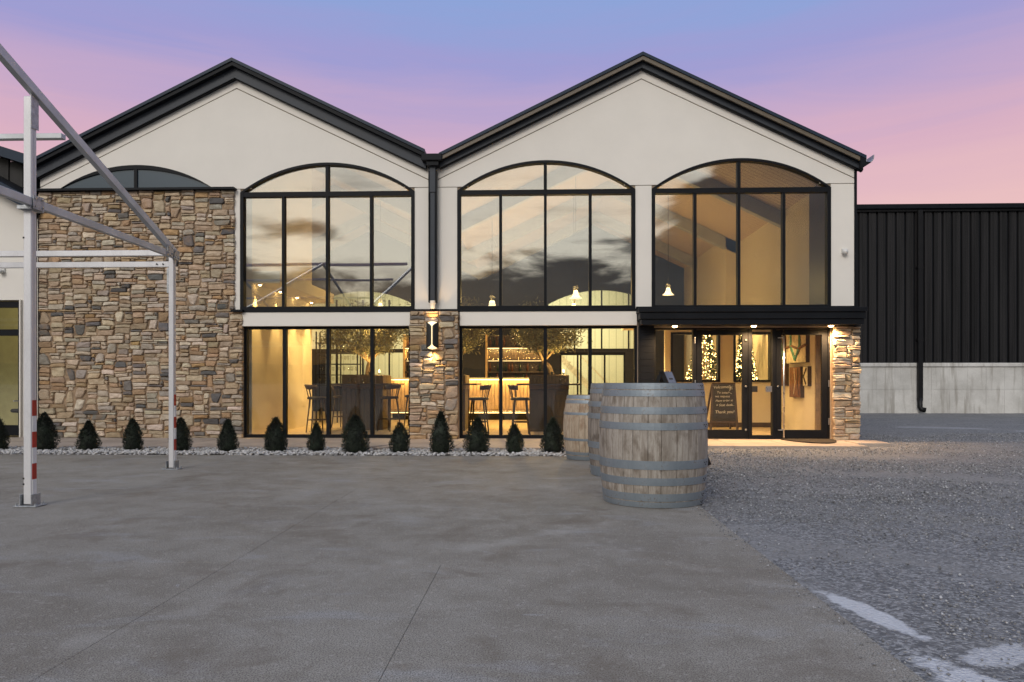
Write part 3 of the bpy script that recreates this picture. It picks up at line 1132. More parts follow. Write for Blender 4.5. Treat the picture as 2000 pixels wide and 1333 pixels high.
d1 = door(2.924, 3.871)
d2 = door(4.379, 5.321)
for d, hx in ((d1, 2.90), (d2, 5.34)):
    for hz in (.30, 1.0, 1.80):
        MB().lathe([(0, 0), (.011, 0), (.011, .12), (0, .12)], 10, (hx, .018, hz)).build('hinge', 'steel', d)
for d, kx in ((d1, 3.83), (d2, 4.415)):
    for kz in ((1.0, .20, 1.86) if d is d1 else (1.0,)):
        o = MB().lathe([(0, 0), (.020, 0), (.022, .012), (.012, .03), (0, .03)], 12).build('lock', 'steel', d, loc=(kx, .03, kz))
        o.rotation_euler = (R(90), 0, 0)
pb = MB().tube([(4.505, -.03, .06), (4.505, -.03, 2.04)], .017, 10).build('pull_handle', 'steel', d2, smooth=True)
MB().tube([(4.42, -.03, 1.90), (4.505, -.03, 1.90)], .008, 8).tube([(4.42, -.03, .20), (4.505, -.03, .20)], .008, 8).tube([(4.42, -.03, 1.90), (4.42, .035, 1.90)], .008, 8).tube([(4.42, -.03, .20), (4.42, .035, .20)], .008, 8).build('standoff', 'steel', pb)
MB().box(3.945, 4.05, .045, .068, .90, 1.01).build('card_reader', 'fixture_black', ent, bev=.004)
MB().box(4.20, 4.315, .045, .068, .90, 1.01).build('intercom_panel', 'steel', ent, bev=.004)

# ---------------------------------------------------------------- left wing
MB().prism([(-16, -.1), (-10.45, -.1), (-10.45, .03), (-16, .03)], .06, .3).build('wing_base', 'stucco_back', wb)
wz = lambda x: 4.30 + .52 * (-9.56 - x)
MB().prism([(-16, 2.66), (-11.9, 2.66), (-11.9, 2.66), (-9.9, 2.66), (-9.9, -.05), (-9.60, -.05), (-9.60, 3.30), (-16, 3.30)], .05, .30).build('wing_wall', 'stucco', wb)
MB().prism([(-16, 3.308), (-9.60, 3.308), (-9.60, wz(-9.60)), (-13.4, wz(-13.4)), (-16, 5.0)], .05, .30).build('wing_wall', 'stucco', wb)
MB().prism([(-9.52, wz(-9.52) + .02), (-9.52, wz(-9.52) + .26), (-13.4, wz(-13.4) + .26), (-13.4, wz(-13.4) + .02)], -.30, -.22).build('wing_fascia', 'roof_metal', wb)
MB().prism([(-9.52, wz(-9.52) + .13), (-9.52, wz(-9.52) + .25), (-13.4, wz(-13.4) + .25), (-13.4, wz(-13.4) + .13)], -.219, 1.0).build('wing_roof', 'trim_black', wb)
MB().box(-16, -9.58, 1.0, 1.2, 4.0, 5.6).build('wing_upper_wall', 'trim_black', wb)
for i in range(7):
    xa = -9.62 - (i + 1) * .30
    z_ = 5.22 + .32 * (-9.55 - (xa + .15))
    MB().box(xa, xa + .285, .955, .99, 4.2, z_).box(xa + .285, xa + .30, .93, .99, 4.2, z_).build('wing_panel', 'cladding', wb)
MB().prism([(-9.50, 5.20), (-9.50, 5.40), (-13.5, 6.68), (-13.5, 6.48)], .60, 1.25).build('wing_upper_roof', 'roof_metal', wb)
# downpipe in the corner
dpl = MB().box(-9.62, -9.53, -.20, -.06, .32, 4.28).build('downpipe', 'trim_black', wb, bev=.01)
MB().tube([(-9.575, -.13, 4.55), (-9.56, -.13, 4.42), (-9.53, -.15, 4.32), (-9.575, -.13, 4.2)], .085, 10).build('elbow', 'trim_black', dpl, smooth=True)
MB().box(-9.605, -9.545, -.19, -.07, .05, .32).build('shoe', 'fascia_grey', dpl)
MB().box(-9.66, -9.54, -.12, .04, 4.28, 5.3).build('corner_trim', 'trim_black', wb)
# wing window
wf = MB().prism([(-12.6, .05), (-9.93, .05), (-9.93, 2.64), (-12.6, 2.64)], .10, .20, [[(-12.5, .25), (-10.02, .25), (-10.02, 1.98), (-12.5, 1.98)], [(-12.5, 2.10), (-10.02, 2.10), (-10.02, 2.52), (-12.5, 2.52)]]).build('window', 'frame_black', wb)
MB().box(-12.5, -10.02, .14, .152, .25, 1.98).build('pane', 'glass_clear', wf)
MB().box(-12.5, -10.02, .14, .152, 2.10, 2.52).build('pane', 'glass_clear', wf)
MB().box(-9.93, -9.905, .0, .3, .03, 2.66).build('window_reveal', 'stucco', wb)
MB().box(-14, -9.6, 3.0, 3.1, 0, 3.2).box(-9.75, -9.68, .32, 3.0, 0, 3.2).box(-14, -13.9, .32, 3.0, 0, 3.2).box(-14, -9.6, .32, 3.1, 3.2, 3.3).build('wing_room', 'wing_wall', wb)
MB().box(-14, -9.6, .3, 3.1, -.05, .025).build('wing_floor', 'floor_board', wb)

# ================================================================ interior shell
CY = 12.4
MB().box(-9.4, 5.7, .27, CY + 6, -.1, .03).build('interior_floor', 'floor_board', wb)
MB().box(-5.66, -5.52, .262, 4.05, .03, 6.6).build('interior_wall', 'interior_wall', wb)
MB().box(-9.4, -9.25, .27, CY, .03, 4.75).build('interior_wall', 'interior_wall', wb)
MB().box(5.46, 5.62, .262, 6.6, .03, 5.3).build('interior_wall', 'interior_wall', wb)
MB().box(5.10, 5.62, 6.6, CY, .03, 5.6).build('interior_wall', 'interior_wall', wb)
MB().box(5.40, 5.458, .275, 1.18, 2.43, 5.05).build('interior_panel', 'walnut', wb)
MB().box(-5.52, -4.98, .27, 4.05, 2.99, 3.22).build('lighting_soffit', 'interior_wall', wb)
# back wall with arches and a glazed lower storefront
bh = [arch(.30, 4.10, 3.80, .52, 2.25), arch(-8.2, -4.4, 3.80, .52, 2.25), [(.75, .03), (3.05, .03), (3.05, 2.12), (.75, 2.12)], [(-7.6, .9), (-4.4, .9), (-4.4, 2.12), (-7.6, 2.12)]]
MB().prism([(-9.4, .0), (5.6, .0), (5.6, 5.3), (R2, 6.9), (VAL, 5.1), (R1, 6.8), (-9.4, 5.2)], CY, CY + .2, bh).build('interior_wall', 'interior_navy', wb)
bw = MB()
for xa in (.30, 1.25, 2.20, 3.15, 4.06):
    bw.box(xa, xa + .05, CY + .03, CY + .12, 2.25, 3.80 + .5 * max(.05, 1 - ((xa - 2.2) / 1.9) ** 2))
for xa in (.75, 1.35, 1.46, 2.30, 3.0):
    bw.box(xa, xa + .06, CY + .03, CY + .12, .03, 2.12)
bw.box(.75, 3.05, CY + .03, CY + .12, 2.02, 2.12)
for xa in (-8.2, -7.25, -6.3, -5.35, -4.45):
    bw.box(xa, xa + .05, CY + .03, CY + .12, .9, 4.0)
bw.build('inner_mullions', 'frame_black', wb)
# production room beyond
MB().box(-9.4, 5.7, CY + 5.8, CY + 6, 0, 6).build('production_wall', 'rib_pale', wb)
MB().box(-9.4, -9.3, CY + .2, CY + 6, 0, 6).box(5.6, 5.7, CY + .2, CY + 6, 0, 6).box(-9.4, 5.7, CY + .2, CY + 6, 5.9, 6.0).build('production_room', 'interior_wall', wb)
st = MB()
for i in range(11):
    st.box(.4 + i * .22, .66 + i * .22, CY + 3.9, CY + 4.9, 2.55 - i * .23, 2.59 - i * .23)
st.beam((.35, CY + 3.9, 2.62), (2.85, CY + 3.9, .05), .05, .22).beam((.35, CY + 3.9, 3.5), (2.85, CY + 3.9, .95), .04, .06)
tag(st.build('staircase', 'paint_cream'), 'pale open staircase in the bright room behind the bar', 'staircase')
light('production_lamp', 'AREA', (-1.5, CY + 2.8, 5.7), 1300, (1.0, .88, .55), size=(9, 2.5), aim=(0, .25, -1))
# boarded ceiling following both gables
for r_, zt, a, b_ in ((R1, 6.58, -9.4, VAL), (R2, 6.60, VAL, 5.75)):
    p = [(a, rake(a, r_, zt)), (r_, zt), (b_, rake(b_, r_, zt)), (b_, rake(b_, r_, zt) + .08), (r_, zt + .08), (a, rake(a, r_, zt) + .08)]
    MB().prism(p, .263, CY + .1).build('interior_ceiling', 'ceiling_board', wb)
    for yy in (2.9, 6.6, 10.2):
        p = [(a, rake(a, r_, zt) - .34), (r_, zt - .34), (b_, rake(b_, r_, zt) - .34), (b_, rake(b_, r_, zt) - .01), (r_, zt - .01), (a, rake(a, r_, zt) - .01)]
        MB().prism(p, yy, yy + .18).build('roof_beam', 'interior_beam', wb)
# vestibule: low ceiling, cross wall with framed openings
MB().box(1.95, 5.46, .27, 3.75, 2.30, 2.42).build('vestibule_ceiling', 'interior_wall', wb)
VY = 3.6
OPN = ((3.08, 4.22), (4.53, 5.42))
vw = MB().prism([(2.95, .03), (5.46, .03), (5.46, 2.3), (2.95, 2.3)], VY, VY + .14, [[(a, 1.08), (b_, 1.08), (b_, 2.24), (a, 2.24)] for a, b_ in OPN]).build('vestibule_wall', 'interior_wall', wb)
for a, b_ in OPN:
    f_ = MB().prism([(a, 1.08), (b_, 1.08), (b_, 2.24), (a, 2.24)], VY - .03, VY + .16, [[(a + .05, 1.13), (b_ - .05, 1.13), (b_ - .05, 2.19), (a + .05, 2.19)]]).build('opening_frame', 'frame_black', vw)
MB().box(2.95, 5.46, VY - .015, VY - .002, .03, .14).build('skirting', 'oak_dark', vw)
tl = empty('tile_strip')
tl.parent = wb
for i in range(9):
    MB().box(5.31, 5.452, .60, .615, .05 + i * .25, .292 + i * .25).build('wall_tile', 'oak', tl)
MB().box(5.315, 5.455, .618, .65, .03, 2.3).build('tile_backing', 'mortar', tl)

# ================================================================ lamps of the building
def downlight(x, y, z, label, group, e, cone=110, glow='glow_warm', mat='fixture_black', r=.045, colour=None):
    o = MB().lathe([(r * .75, .0), (r, -.012), (r * 1.15, -.012), (r * 1.15, .02), (r * .75, .02)], 18, close=True).build('recessed_downlight', mat, loc=(x, y, z))
    tag(o, label, 'downlight', group)
    MB().lathe([(0, -.034), (r * .45, -.028), (r * .74, -.006), (r * .74, .012), (0, .012)], 16).build('lens', glow, o, smooth=True)
    light('downlight_beam', 'SPOT', (0, 0, -.045), e, colour or WARM, o, .03, cone, .7, aim=(0, 0, -1))
    return o


for x_, wd_ in ((2.48, 'over the sidelight, by the black siding'), (3.90, 'between the two entrance doors'), (5.28, 'beside the stone pier at the door')):
    downlight(x_, -.235, 2.112, 'lit round downlight in entrance canopy ' + wd_, 'entrance canopy downlights', 225, 160, r=.07, colour=(1.0, .60, .27))
for i, y_ in enumerate((.43, 1.57, 2.65, 3.72)):
    downlight(-5.425, y_, 2.987, '%s warm wall washer in the soffit, counted from the window' % ('first', 'second', 'third', 'fourth')[i], 'wall washers in the soffit', 330, 46, mat='pvc_white')

# sconce on the stone pier: black half shells round a glowing waist
sco = empty('wall_sconce', (-1.955, -.235, 1.945))
tag(sco, 'black half round wall sconce glowing on the stone pier', 'sconce')
for sgn in (-1, 1):
    prof = []
    n_ = 14
    shell = MB()
    for i in range(n_ + 1):
        t = i / n_
        zc = -.235 + .47 * t
        k = abs(2 * t - 1)
        gapx = .010 + .085 * max(0, (k - .72) / .28) ** 1.6
        a_in = math.asin(min(.99, gapx / .115))
        for j in range(7):
            ang = a_in + (math.pi / 2 - a_in) * j / 6
            shell.v.append((sgn * .115 * math.sin(ang), -.085 * math.cos(ang), zc))
    for i in range(n_):
        for j in range(6):
            q = (i * 7 + j, i * 7 + j + 1, (i + 1) * 7 + j + 1, (i + 1) * 7 + j)
            shell.f.append(q if sgn > 0 else q[::-1])
    o = shell.build('shell', 'fixture_black', sco, smooth=True)
    so = o.modifiers.new('thick', 'SOLIDIFY')
    so.thickness = .004
MB().lathe([(0, -.26), (.075, -.245), (.098, -.22), (.098, .22), (.075, .245), (0, .26)], 18).build('diffuser', 'glow_sconce', sco, smooth=True).scale = (1, .62, 1)
MB().box(-.05, .05, .05, .10, -.15, .15).build('back_plate', 'fixture_black', sco)
light('uplight', 'SPOT', (0, -.02, .27), 11, (1, .60, .22), sco, .03, 105, .8, aim=(0, .30, 1))
light('downlight_beam', 'SPOT', (0, -.02, -.27), 34, (1, .62, .25), sco, .03, 110, 1.0, aim=(0, .25, -1))

# small security lamps
for x_, z_, lb in ((5.60, 3.44, 'small white security lamp on the corner pier by the dark warehouse'), (-10.28, 3.18, 'small white security lamp above the wing window')):
    s_ = empty('security_lamp', (x_, -.022 if x_ > 0 else .05, z_))
    tag(s_, lb, 'lamp', 'security lamps')
    MB().box(-.05, .05, -.03, 0, .0, .09).build('bracket', 'pvc_white', s_, bev=.006)
    MB().lathe([(0, -.06), (.04, -.045), (.052, -.01), (.045, .025), (0, .04)], 16, (-.01, -.075, .03)).build('lamp_head', 'pvc_white', s_, smooth=True)

# ================================================================ dark warehouse
wh = empty('warehouse', (0, 0, 0))
tag(wh, 'long black ribbed metal warehouse on a stained concrete foundation', 'warehouse')
WY = 12.4
MB().box(7.2, 26, WY + .06, WY + 14, 0, 7.0).build('wall_core', 'trim_black', wh)
PW = .318
i = 0
xa = 10.2
pm = None
prof = [(0, .05), (.004, -.012), (.046, -.012), (.056, 0), (.105, 0), (.113, -.012), (.132, -.012), (.140, 0), (.185, 0), (.193, -.012), (.212, -.012), (.220, 0), (.250, 0), (.256, .05)]
while xa < 19.5:
    if pm is None:
        b_ = MB()
        nP = len(prof)
        b_.v = [(p[0], p[1], 0) for p in prof] + [(p[0], p[1], 5.32) for p in prof]
        b_.f = [(k, k + 1, nP + k + 1, nP + k) for k in range(nP - 1)]
        pm = b_.mesh('wall_panel', 'cladding')
    o = bpy.data.objects.new('wall_panel', pm)
    col.objects.link(o)
    o.parent = wh
    o.location = (xa, WY + .0 + random.uniform(-.004, .004), 1.745)
    xa += PW
MB().box(7.2, 26, WY - .16, WY + .5, 7.06, 7.22).build('eave_trim', 'trim_black', wh, bev=.01)
MB().box(7.2, 26, WY - .08, WY + .05, 6.98, 7.06).build('eave_gutter', 'black_metal', wh)
MB().box(7.2, 26, WY - .03, WY + .3, 1.60, 1.735).build('foundation_ledge', 'concrete', wh, bev=.015)
xa = 9.9
k = 0
while xa < 19.5:
    wd_ = .62
    for z0, z1 in ((-.1, .81), (.816, 1.598)):
        MB().box(xa, xa + wd_ - .006, WY + random.uniform(.012, .018), WY + .3, z0, z1).build('foundation_panel', 'concrete', wh)
    xa += wd_
MB().box(7.2, 26, WY + .03, WY + .25, -.1, 1.6).build('foundation_core', 'concrete', wh)
dw = MB().box(13.08, 13.24, WY - .19, WY - .06, .42, 7.0).build('downpipe', 'black_metal', wh, bev=.01)
MB().tube([(13.16, WY - .125, .52), (13.16, WY - .125, .20), (13.19, WY - .15, .13), (13.32, WY - .2, .10)], .085, 10).build('elbow', 'black_metal', dw, smooth=True)
MB().box(13.06, 13.26, WY - .20, WY - .03, 2.5, 2.56).box(13.06, 13.26, WY - .20, WY - .03, 5.0, 5.06).build('strap', 'black_metal', dw)

# ================================================================ aluminium marquee frame
mq = empty('marquee_frame', (-4.56, -4.73, 0))
tag(mq, 'bare aluminium marquee frame with red and white striped posts', 'frame')
OX, OY = -4.56, -4.73
SLP = .345


def mloc(x, y, z):
    return (x - OX, y - OY, z)


def mbeam(p, q, wx, wy, name, mat='aluminium', parent=mq, up=(0, 0, 1)):
    return MB().beam(mloc(*p), mloc(*q), wx, wy, up).build(name, mat, parent, bev=.004)


EV = -4.73
RY = -12.0
RZ = 2.70 + SLP * (EV - RY)
frames_x = (-4.575, -7.90, -11.25)
SKEW = .04


def fxa(x, y):
    return x + SKEW * (EV - y)

def base_plate(parent, x, y):
    o = MB().box(-.105, .105, -.075, .075, 0.002, .012).box(-.055, -.047, -.06, .06, .014, .11).box(.047, .055, -.06, .06, .014, .11)
    o = o.build('base_plate', 'galvanised', parent, loc=mloc(x, y, 0), bev=.002)
    for a, b2 in ((-.085, .055), (.085, .055), (.085, -.055), (-.085, -.055)):
        MB().lathe([(0, 0), (.010, 0), (.010, .012), (.005, .012), (.005, .022), (0, .022)], 6, (a, b2, .012)).build('anchor_bolt', 'galvanised', o)


def striped(parent, x, y):
    z = .10
    k_ = 0
    while z < .93:
        MB().box(x - OX, x - OX + .004, y - OY - .026, y - OY + .026, z, min(z + .1385, .94)).build('stripe_band', ('tape_white', 'tape_red')[k_ % 2], parent)
        z += .139
        k_ += 1


for fi, bx_ in enumerate(frames_x):
    for yy, sg in ((EV, 1), (2 * RY - EV, -1)):
        fx = fxa(bx_, yy)
        po = MB().box(fx - OX - .032, fx - OX + .032, yy - OY - .034, yy - OY + .034, .02, 2.66).build('post', 'aluminium', mq, bev=.006)
        MB().box(fx - OX + .0322, fx - OX + .034, yy - OY - .004, yy - OY + .004, .05, 2.6).build('groove', 'aluminium_dull', po)
        base_plate(mq, fx, yy)
        if fi == 0:
            striped(po, fx + .0345, yy)
        mbeam((fx + .03, yy + .04 * sg, 2.69), (fxa(bx_, RY) + .03, RY, RZ), .058, .085, 'rafter', 'aluminium_dull')
    mbeam((bx_ + .03, EV + .04, 2.665), (fxa(bx_, 2 * RY - EV) + .03, 2 * RY - EV - .04, 2.665), .048, .072, 'tie_beam', 'aluminium_dull')
# gable uprights of the end frame
for yy, zt in ((-7.47, 3.60),):
    gp_ = MB().box(-4.475 - OX - .036, -4.475 - OX + .036, yy - OY - .036, yy - OY + .036, .02, zt).build('post', 'aluminium', mq, bev=.006)
    MB().box(-4.475 - OX + .0362, -4.475 - OX + .038, yy - OY - .004, yy - OY + .004, .05, zt - .05).build('groove', 'aluminium_dull', gp_)
    base_plate(mq, -4.475, yy)
    striped(gp_, -4.475 + .0385, yy)
    MB().box(-4.437 - OX, -4.430 - OX, yy - OY - .05, yy - OY + .05, zt - .28, zt + .08).build('bracket', 'galvanised', gp_)
    for z_ in (.19, .24, 2.35):
        MB().box(-4.515 - OX, -4.50 - OX, yy - OY - .0375, yy - OY - .035, z_, z_ + .015).build('bolt_hole', 'black_metal', gp_)
    MB().box(-4.53 - OX, -4.41 - OX, yy - OY - .09, yy - OY + .09, 2.60, 2.63).build('clamp', 'galvanised', gp_)
gp2 = MB().box(-4.475 - OX - .042, -4.475 - OX + .042, 2 * RY + 7.47 - OY - .075, 2 * RY + 7.47 - OY + .075, .02, 3.6).build('post', 'aluminium', mq)
base_plate(mq, -4.475, 2 * RY + 7.47)
# bolted joint plates where posts, ties and rafters meet
for px_, py_, pz_ in ((-4.510, EV - .02, 2.67), (-4.400, -7.47, 2.665), (-4.503, EV - .20, 2.70)):
    jp = MB().box(0, .005, -.07, .07, -.06, .06).build('joint_plate', 'galvanised', mq, loc=mloc(px_, py_, pz_))
    for a, b_ in ((-.045, -.035), (.045, -.035), (-.045, .035), (.045, .035)):
        o = MB().lathe([(0, 0), (.010, 0), (.010, .010), (0, .010)], 6).build('bolt', 'steel', jp, loc=(.005, a, b_))
        o.rotation_euler = (0, R(90), 0)
# purlins
for yy, zz_, h_, mt in ((EV, 2.70, .07, 'aluminium'), (RY, RZ, .10, 'aluminium'), (2 * RY - EV, 2.70, .085, 'aluminium'), (-6.86, 2.70 + SLP * (EV + 6.86) + .02, .05, 'aluminium_dull'), (-9.4, 2.70 + SLP * (EV + 9.4), .06, 'aluminium_dull')):
    mbeam((-4.57, yy, zz_), (-14.5, yy, zz_), .07, h_, 'purlin', mt)
o = mbeam((-4.58, EV, 2.56), (-14.5, EV, 2.56), .04, .07, 'eave_rail')
for xx_ in (-4.68, -4.76):
    MB().lathe([(0, 0), (.010, 0), (.010, .006), (0, .006)], 8).build('bolt', 'black_metal', o, loc=mloc(xx_, EV - .026, 2.56)).rotation_euler = (R(90), 0, 0)
MB().prism([(-4.60 - OX, 2.53), (-4.58 - OX, 2.55), (-4.58 - OX, 2.20), (-4.63 - OX, 2.20), (-4.63 - OX, 2.50)], -.03, .03).build('corner_gusset', 'galvanised', mq)

# ================================================================ barrels
def barrel(name, loc, H, rb, rh, nst, mat, hoops, label, rz=0., rot_rivets=0.):
    root = empty(name, loc, rz)
    tag(root, label, 'barrel', 'wine barrels on the plaza edge')
    def rad(z):
        t = 2 * z / H - 1
        return rh + (rb - rh) * (1 - abs(t) ** 2.1)
    nz = 13
    zs = [H * i / nz for i in range(nz + 1)]
    angs = []
    a = 0.
    rdx = random.Random(hash(label) % 1000 if False else len(label))
    ws = [rdx.uniform(.78, 1.25) for _ in range(nst)]
    tot = sum(ws)
    for w_ in ws:
        da = 2 * math.pi * w_ / tot
        e = .0019 / rb
        b_ = MB()
        off = rdx.uniform(-.0012, .0012)
        for z_ in zs:
            r_ = rad(z_) + off
            for t in (a + e, a + e + .012, a + da / 2, a + da - e - .012, a + da - e):
                edge = .0022 if t in (a + e, a + da - e) else 0
                b_.v.append(((r_ - edge) * math.cos(t), (r_ - edge) * math.sin(t), z_))
            for t in (a + da - e, a + e):
                b_.v.append(((r_ - .028) * math.cos(t), (r_ - .028) * math.sin(t), z_))
        for i in range(nz):
            for j in range(7):
                p, q = i * 7 + j, i * 7 + (j + 1) % 7
                b_.f.append((p, q, q + 7, p + 7))
        b_.f.append(tuple(range(6, -1, -1)))
        b_.f.append(tuple(nz * 7 + j for j in range(7)))
        b_.build('stave', mat, root)
        a += da
    for z_ in (.045, H - .05):
        MB().lathe([(0, 0), (rh - .02, 0), (rh - .02, .02), (0, .02)], 40, (0, 0, z_)).build('head', mat, root)
    for h0, h1 in hoops:
        r0, r1 = rad(h0) + .0035, rad(h1) + .0035
        hp = MB().lathe([(r0 - .006, h0), (r0, h0), ((r0 + r1) / 2 + .0006, (h0 + h1) / 2), (r1, h1), (r1 - .006, h1)], 56).build('hoop', 'hoop_steel', root, smooth=False)
        # lapped end with rivets
        lap = MB()
        for i in range(5):
            t = rot_rivets + .16 * i / 4
            for z_, r_ in ((h0, r0), (h1, r1)):
                lap.v.append(((r_ + .002) * math.cos(t), (r_ + .002) * math.sin(t), z_))
        lap.f = [(2 * i, 2 * i + 2, 2 * i + 3, 2 * i + 1) for i in range(4)]
        lo_ = lap.build('hoop_lap', 'hoop_steel', hp)
        so = lo_.modifiers.new('t', 'SOLIDIFY')
        so.thickness = .002
        for t in (.03, .08, .13):
            zm = h0 + (h1 - h0) * (.35 if t == .08 else .6)
            rr_ = r0 + (r1 - r0) * ((zm - h0) / (h1 - h0))
            an = rot_rivets + t
            MB().lathe([(0, -.005), (.0055, -.003), (.0055, .003), (0, .005)], 8).build('rivet', 'black_metal', hp, loc=((rr_ + .003) * math.cos(an), (rr_ + .003) * math.sin(an), zm))
    return root


H0 = [(1.028, 1.082), (.966, 1.020), (.812, .874), (.676, .738), (.335, .41), (.196, .262), (.058, .124), (0.002, .050)]
barrel('wine_barrel', (1.055, -6.95, .002), 1.08, .492, .448, 26, 'stave_grey', H0, 'big grey weathered barrel standing nearest on the plaza, hiding the others', rz=R(12), rot_rivets=R(-47))
barrel('wine_barrel', (1.075, -5.02, .002), 1.07, .490, .446, 24, 'stave_dark', [(a - .008, b_ - .008) for a, b_ in H0[:-1]] + [(.002, .05)], 'dark stained barrel half hidden behind the biggest barrel', rz=R(70), rot_rivets=R(168 - 70))
barrel('wine_barrel', (.735, -3.25, .002), .90, .385, .325, 22, 'stave_pale', [(.855, .902), (.79, .835), (.63, .665), (.27, .305), (.07, .115), (.002, .06)], 'small pale barrel with rust stains beside the last evergreen shrub', rz=R(30), rot_rivets=R(60))

# ---------------------------------------------------------------- sandwich board behind the barrels
sb = empty('sandwich_board', (1.66, -4.1, 0), R(-24))
tag(sb, 'folding sandwich board with a blue panel standing behind the biggest barrel', 'sign')
for sg in (-1, 1):
    o = MB().beam((0, -.21, 1.225), (sg * .52, -.21, .01), .03, .05, (1, 0, 0)).beam((0, .21, 1.225), (sg * .52, .21, .01), .03, .05, (1, 0, 0)).beam((sg * .40, -.21, .28), (sg * .40, .21, .28), .03, .05).build('leg_frame', 'black_metal', sb)
    MB().prism([(0.012 * sg, 1.22), (sg * .41, .27), (sg * .425, .275), (sg * .027, 1.225)], -.195, .195).build('panel', 'sign_board' if sg > 0 else 'slate_board', sb)
for k_, (t, wd_) in enumerate(((.10, .2), (.17, .30), (.24, .25), (.31, .28), (.38, .18))):
    MB().beam((.024 + .40 * t, -wd_ / 2, 1.225 - .95 * t), (.024 + .40 * t, wd_ / 2, 1.225 - .95 * t), .022, .006, (1, 0, .42)).build('chalk_line', 'slate_board', sb)

# ================================================================ evergreen shrubs
def cone_shrub(x, y, h, r, seed, label):
    rd = np.random.default_rng(seed)
    root = empty('spruce_shrub', (x, y, .0))
    tag(root, label, 'shrub', 'clipped conical evergreens along the pebble bed')
    MB().tube([(0, 0, -.02), (0, 0, h * .5), (0, 0, h * .9)], [.018, .012, .004], 7).build('trunk', 'bark', root)
    Nn = int(4200 * (h / .5) * (r / .17))
    t = rd.uniform(0, 1, Nn) ** .9
    ang = rd.uniform(0, 6.283, Nn)
    lump = np.array([noise.noise((math.cos(a) * 1.7 + seed, math.sin(a) * 1.7, tt * 4.5)) for a, tt in zip(ang, t)])
    shape = np.where(t < .2, .84 + .16 * (t / .2), 1 - ((t - .2) / .8) ** float(rd.uniform(1.3, 2.2)))
    rr = r * shape * (1 + .27 * lump) * rd.uniform(.70, 1.06, Nn) + .006
    c_ = np.stack([np.cos(ang) * rr, np.sin(ang) * rr, .015 + t * h * (1 + .03 * lump)], 1)
    out = np.stack([np.cos(ang), np.sin(ang), rd.uniform(.3, 1.5, Nn)], 1) + rd.normal(0, .35, (Nn, 3))
    out /= np.linalg.norm(out, axis=1)[:, None]
    sidev = np.cross(out, rd.normal(0, 1, (Nn, 3)))
    sidev /= np.linalg.norm(sidev, axis=1)[:, None]
    ln = rd.uniform(.016, .042, Nn)[:, None]
    wv = rd.uniform(.003, .007, Nn)[:, None]
    V = np.stack([c_ - sidev * wv, c_ + sidev * wv, c_ + out * ln], 1).reshape(-1, 3)
    V = V.reshape(-1, 3, 3)[(lump > -.42) | (rd.uniform(0, 1, Nn) < .35)].reshape(-1, 3)
    tw = []
    for _ in range(26):                     # loose sprigs breaking the outline
        a_, tt = rd.uniform(0, 6.283), rd.uniform(.1, 1.0) ** .7
        rs = r * (.9 if tt < .2 else max(0, 1 - ((tt - .2) / .8) ** 1.7)) + .01
        p0 = np.array([math.cos(a_) * rs, math.sin(a_) * rs, .015 + tt * h])
        dv = np.array([math.cos(a_) * .6, math.sin(a_) * .6, 1.0]) + rd.normal(0, .2, 3)
        dv /= np.linalg.norm(dv)
        for q_ in range(12):
            b0 = p0 + dv * (.004 * q_)
            ov_ = dv * .7 + rd.normal(0, .6, 3)
            ov_ *= .016 / np.linalg.norm(ov_)
            sv_ = np.cross(ov_, rd.normal(0, 1, 3))
            sv_ *= .0035 / np.linalg.norm(sv_)
            tw += [b0 - sv_, b0 + sv_, b0 + ov_]
    V = np.concatenate([V, np.array(tw)])
    flat_mesh('foliage', V, np.arange(len(V)).reshape(-1, 3), 'spruce_needle', root)
    MB().lathe([(0, .02), (r * .70, .02), (r * .80, h * .15), (r * .70, h * .5), (r * .36, h * .8), (0, h * .95)], 14).build('inner_growth', 'spruce_needle', root, smooth=True)


S = [(-8.60, -2.36, .52, .155, 'dark evergreen cone cut off at the left picture edge, before the wing window'),
     (-7.80, -2.40, .58, .175, 'broad dark evergreen cone right behind the nearer striped post'),
     (-7.10, -2.38, .45, .150, 'squat evergreen cone, first in front of the stone wall from the nearer post'),
     (-6.40, -2.36, .48, .135, 'slim evergreen cone mid stone wall, between the two striped posts'),
     (-5.60, -2.42, .50, .140, 'evergreen cone touching the farther striped post'),
     (-4.86, -2.40, .48, .142, 'evergreen cone before the lit window edge, end of the stone wall'),
     (-4.09, -2.43, .51, .165, 'rounded shaggy evergreen cone before the bare beige wall window'),
     (-3.46, -2.40, .42, .130, 'short pointed evergreen cone before the bar stool window'),
     (-2.80, -2.60, .56, .185, 'widest evergreen cone, before the indoor tree and round table'),
     (-2.12, -2.58, .44, .138, 'short evergreen cone just before the lamp pier, window side'),
     (-1.49, -2.58, .61, .168, 'tallest narrow evergreen cone straight in front of the lamp pier'),
     (-.93, -2.56, .52, .172, 'full evergreen cone before the middle window, next to the lamp pier'),
     (-.37, -2.55, .43, .122, 'thinnest evergreen cone before the middle of the bar window'),
     (.215, -2.53, .52, .165, 'last evergreen cone of the row, beside the small pale barrel')]
for i, (x_, y_, h_, r_, lb) in enumerate(S):
    cone_shrub(x_, y_, h_, r_, 20 + i, lb)

# ---------------------------------------------------------------- door mat
mt = MB()
n_ = 28
poly = [(4.42 + .93 * i / n_, -.12 - .86 * math.sin(math.pi * i / n_) ** .6) for i in range(n_ + 1)]
mt.v = [(x_, y_, .050) for x_, y_ in poly] + [(x_, y_, .030) for x_, y_ in poly]
mt.f = [tuple(range(n_ + 1))] + [(i, n_ + 1 + i, n_ + 2 + i, i + 1) for i in range(n_)]
tag(mt.build('door_mat', 'mat_brown'), 'brown half round door mat at the pull handle door', 'mat')

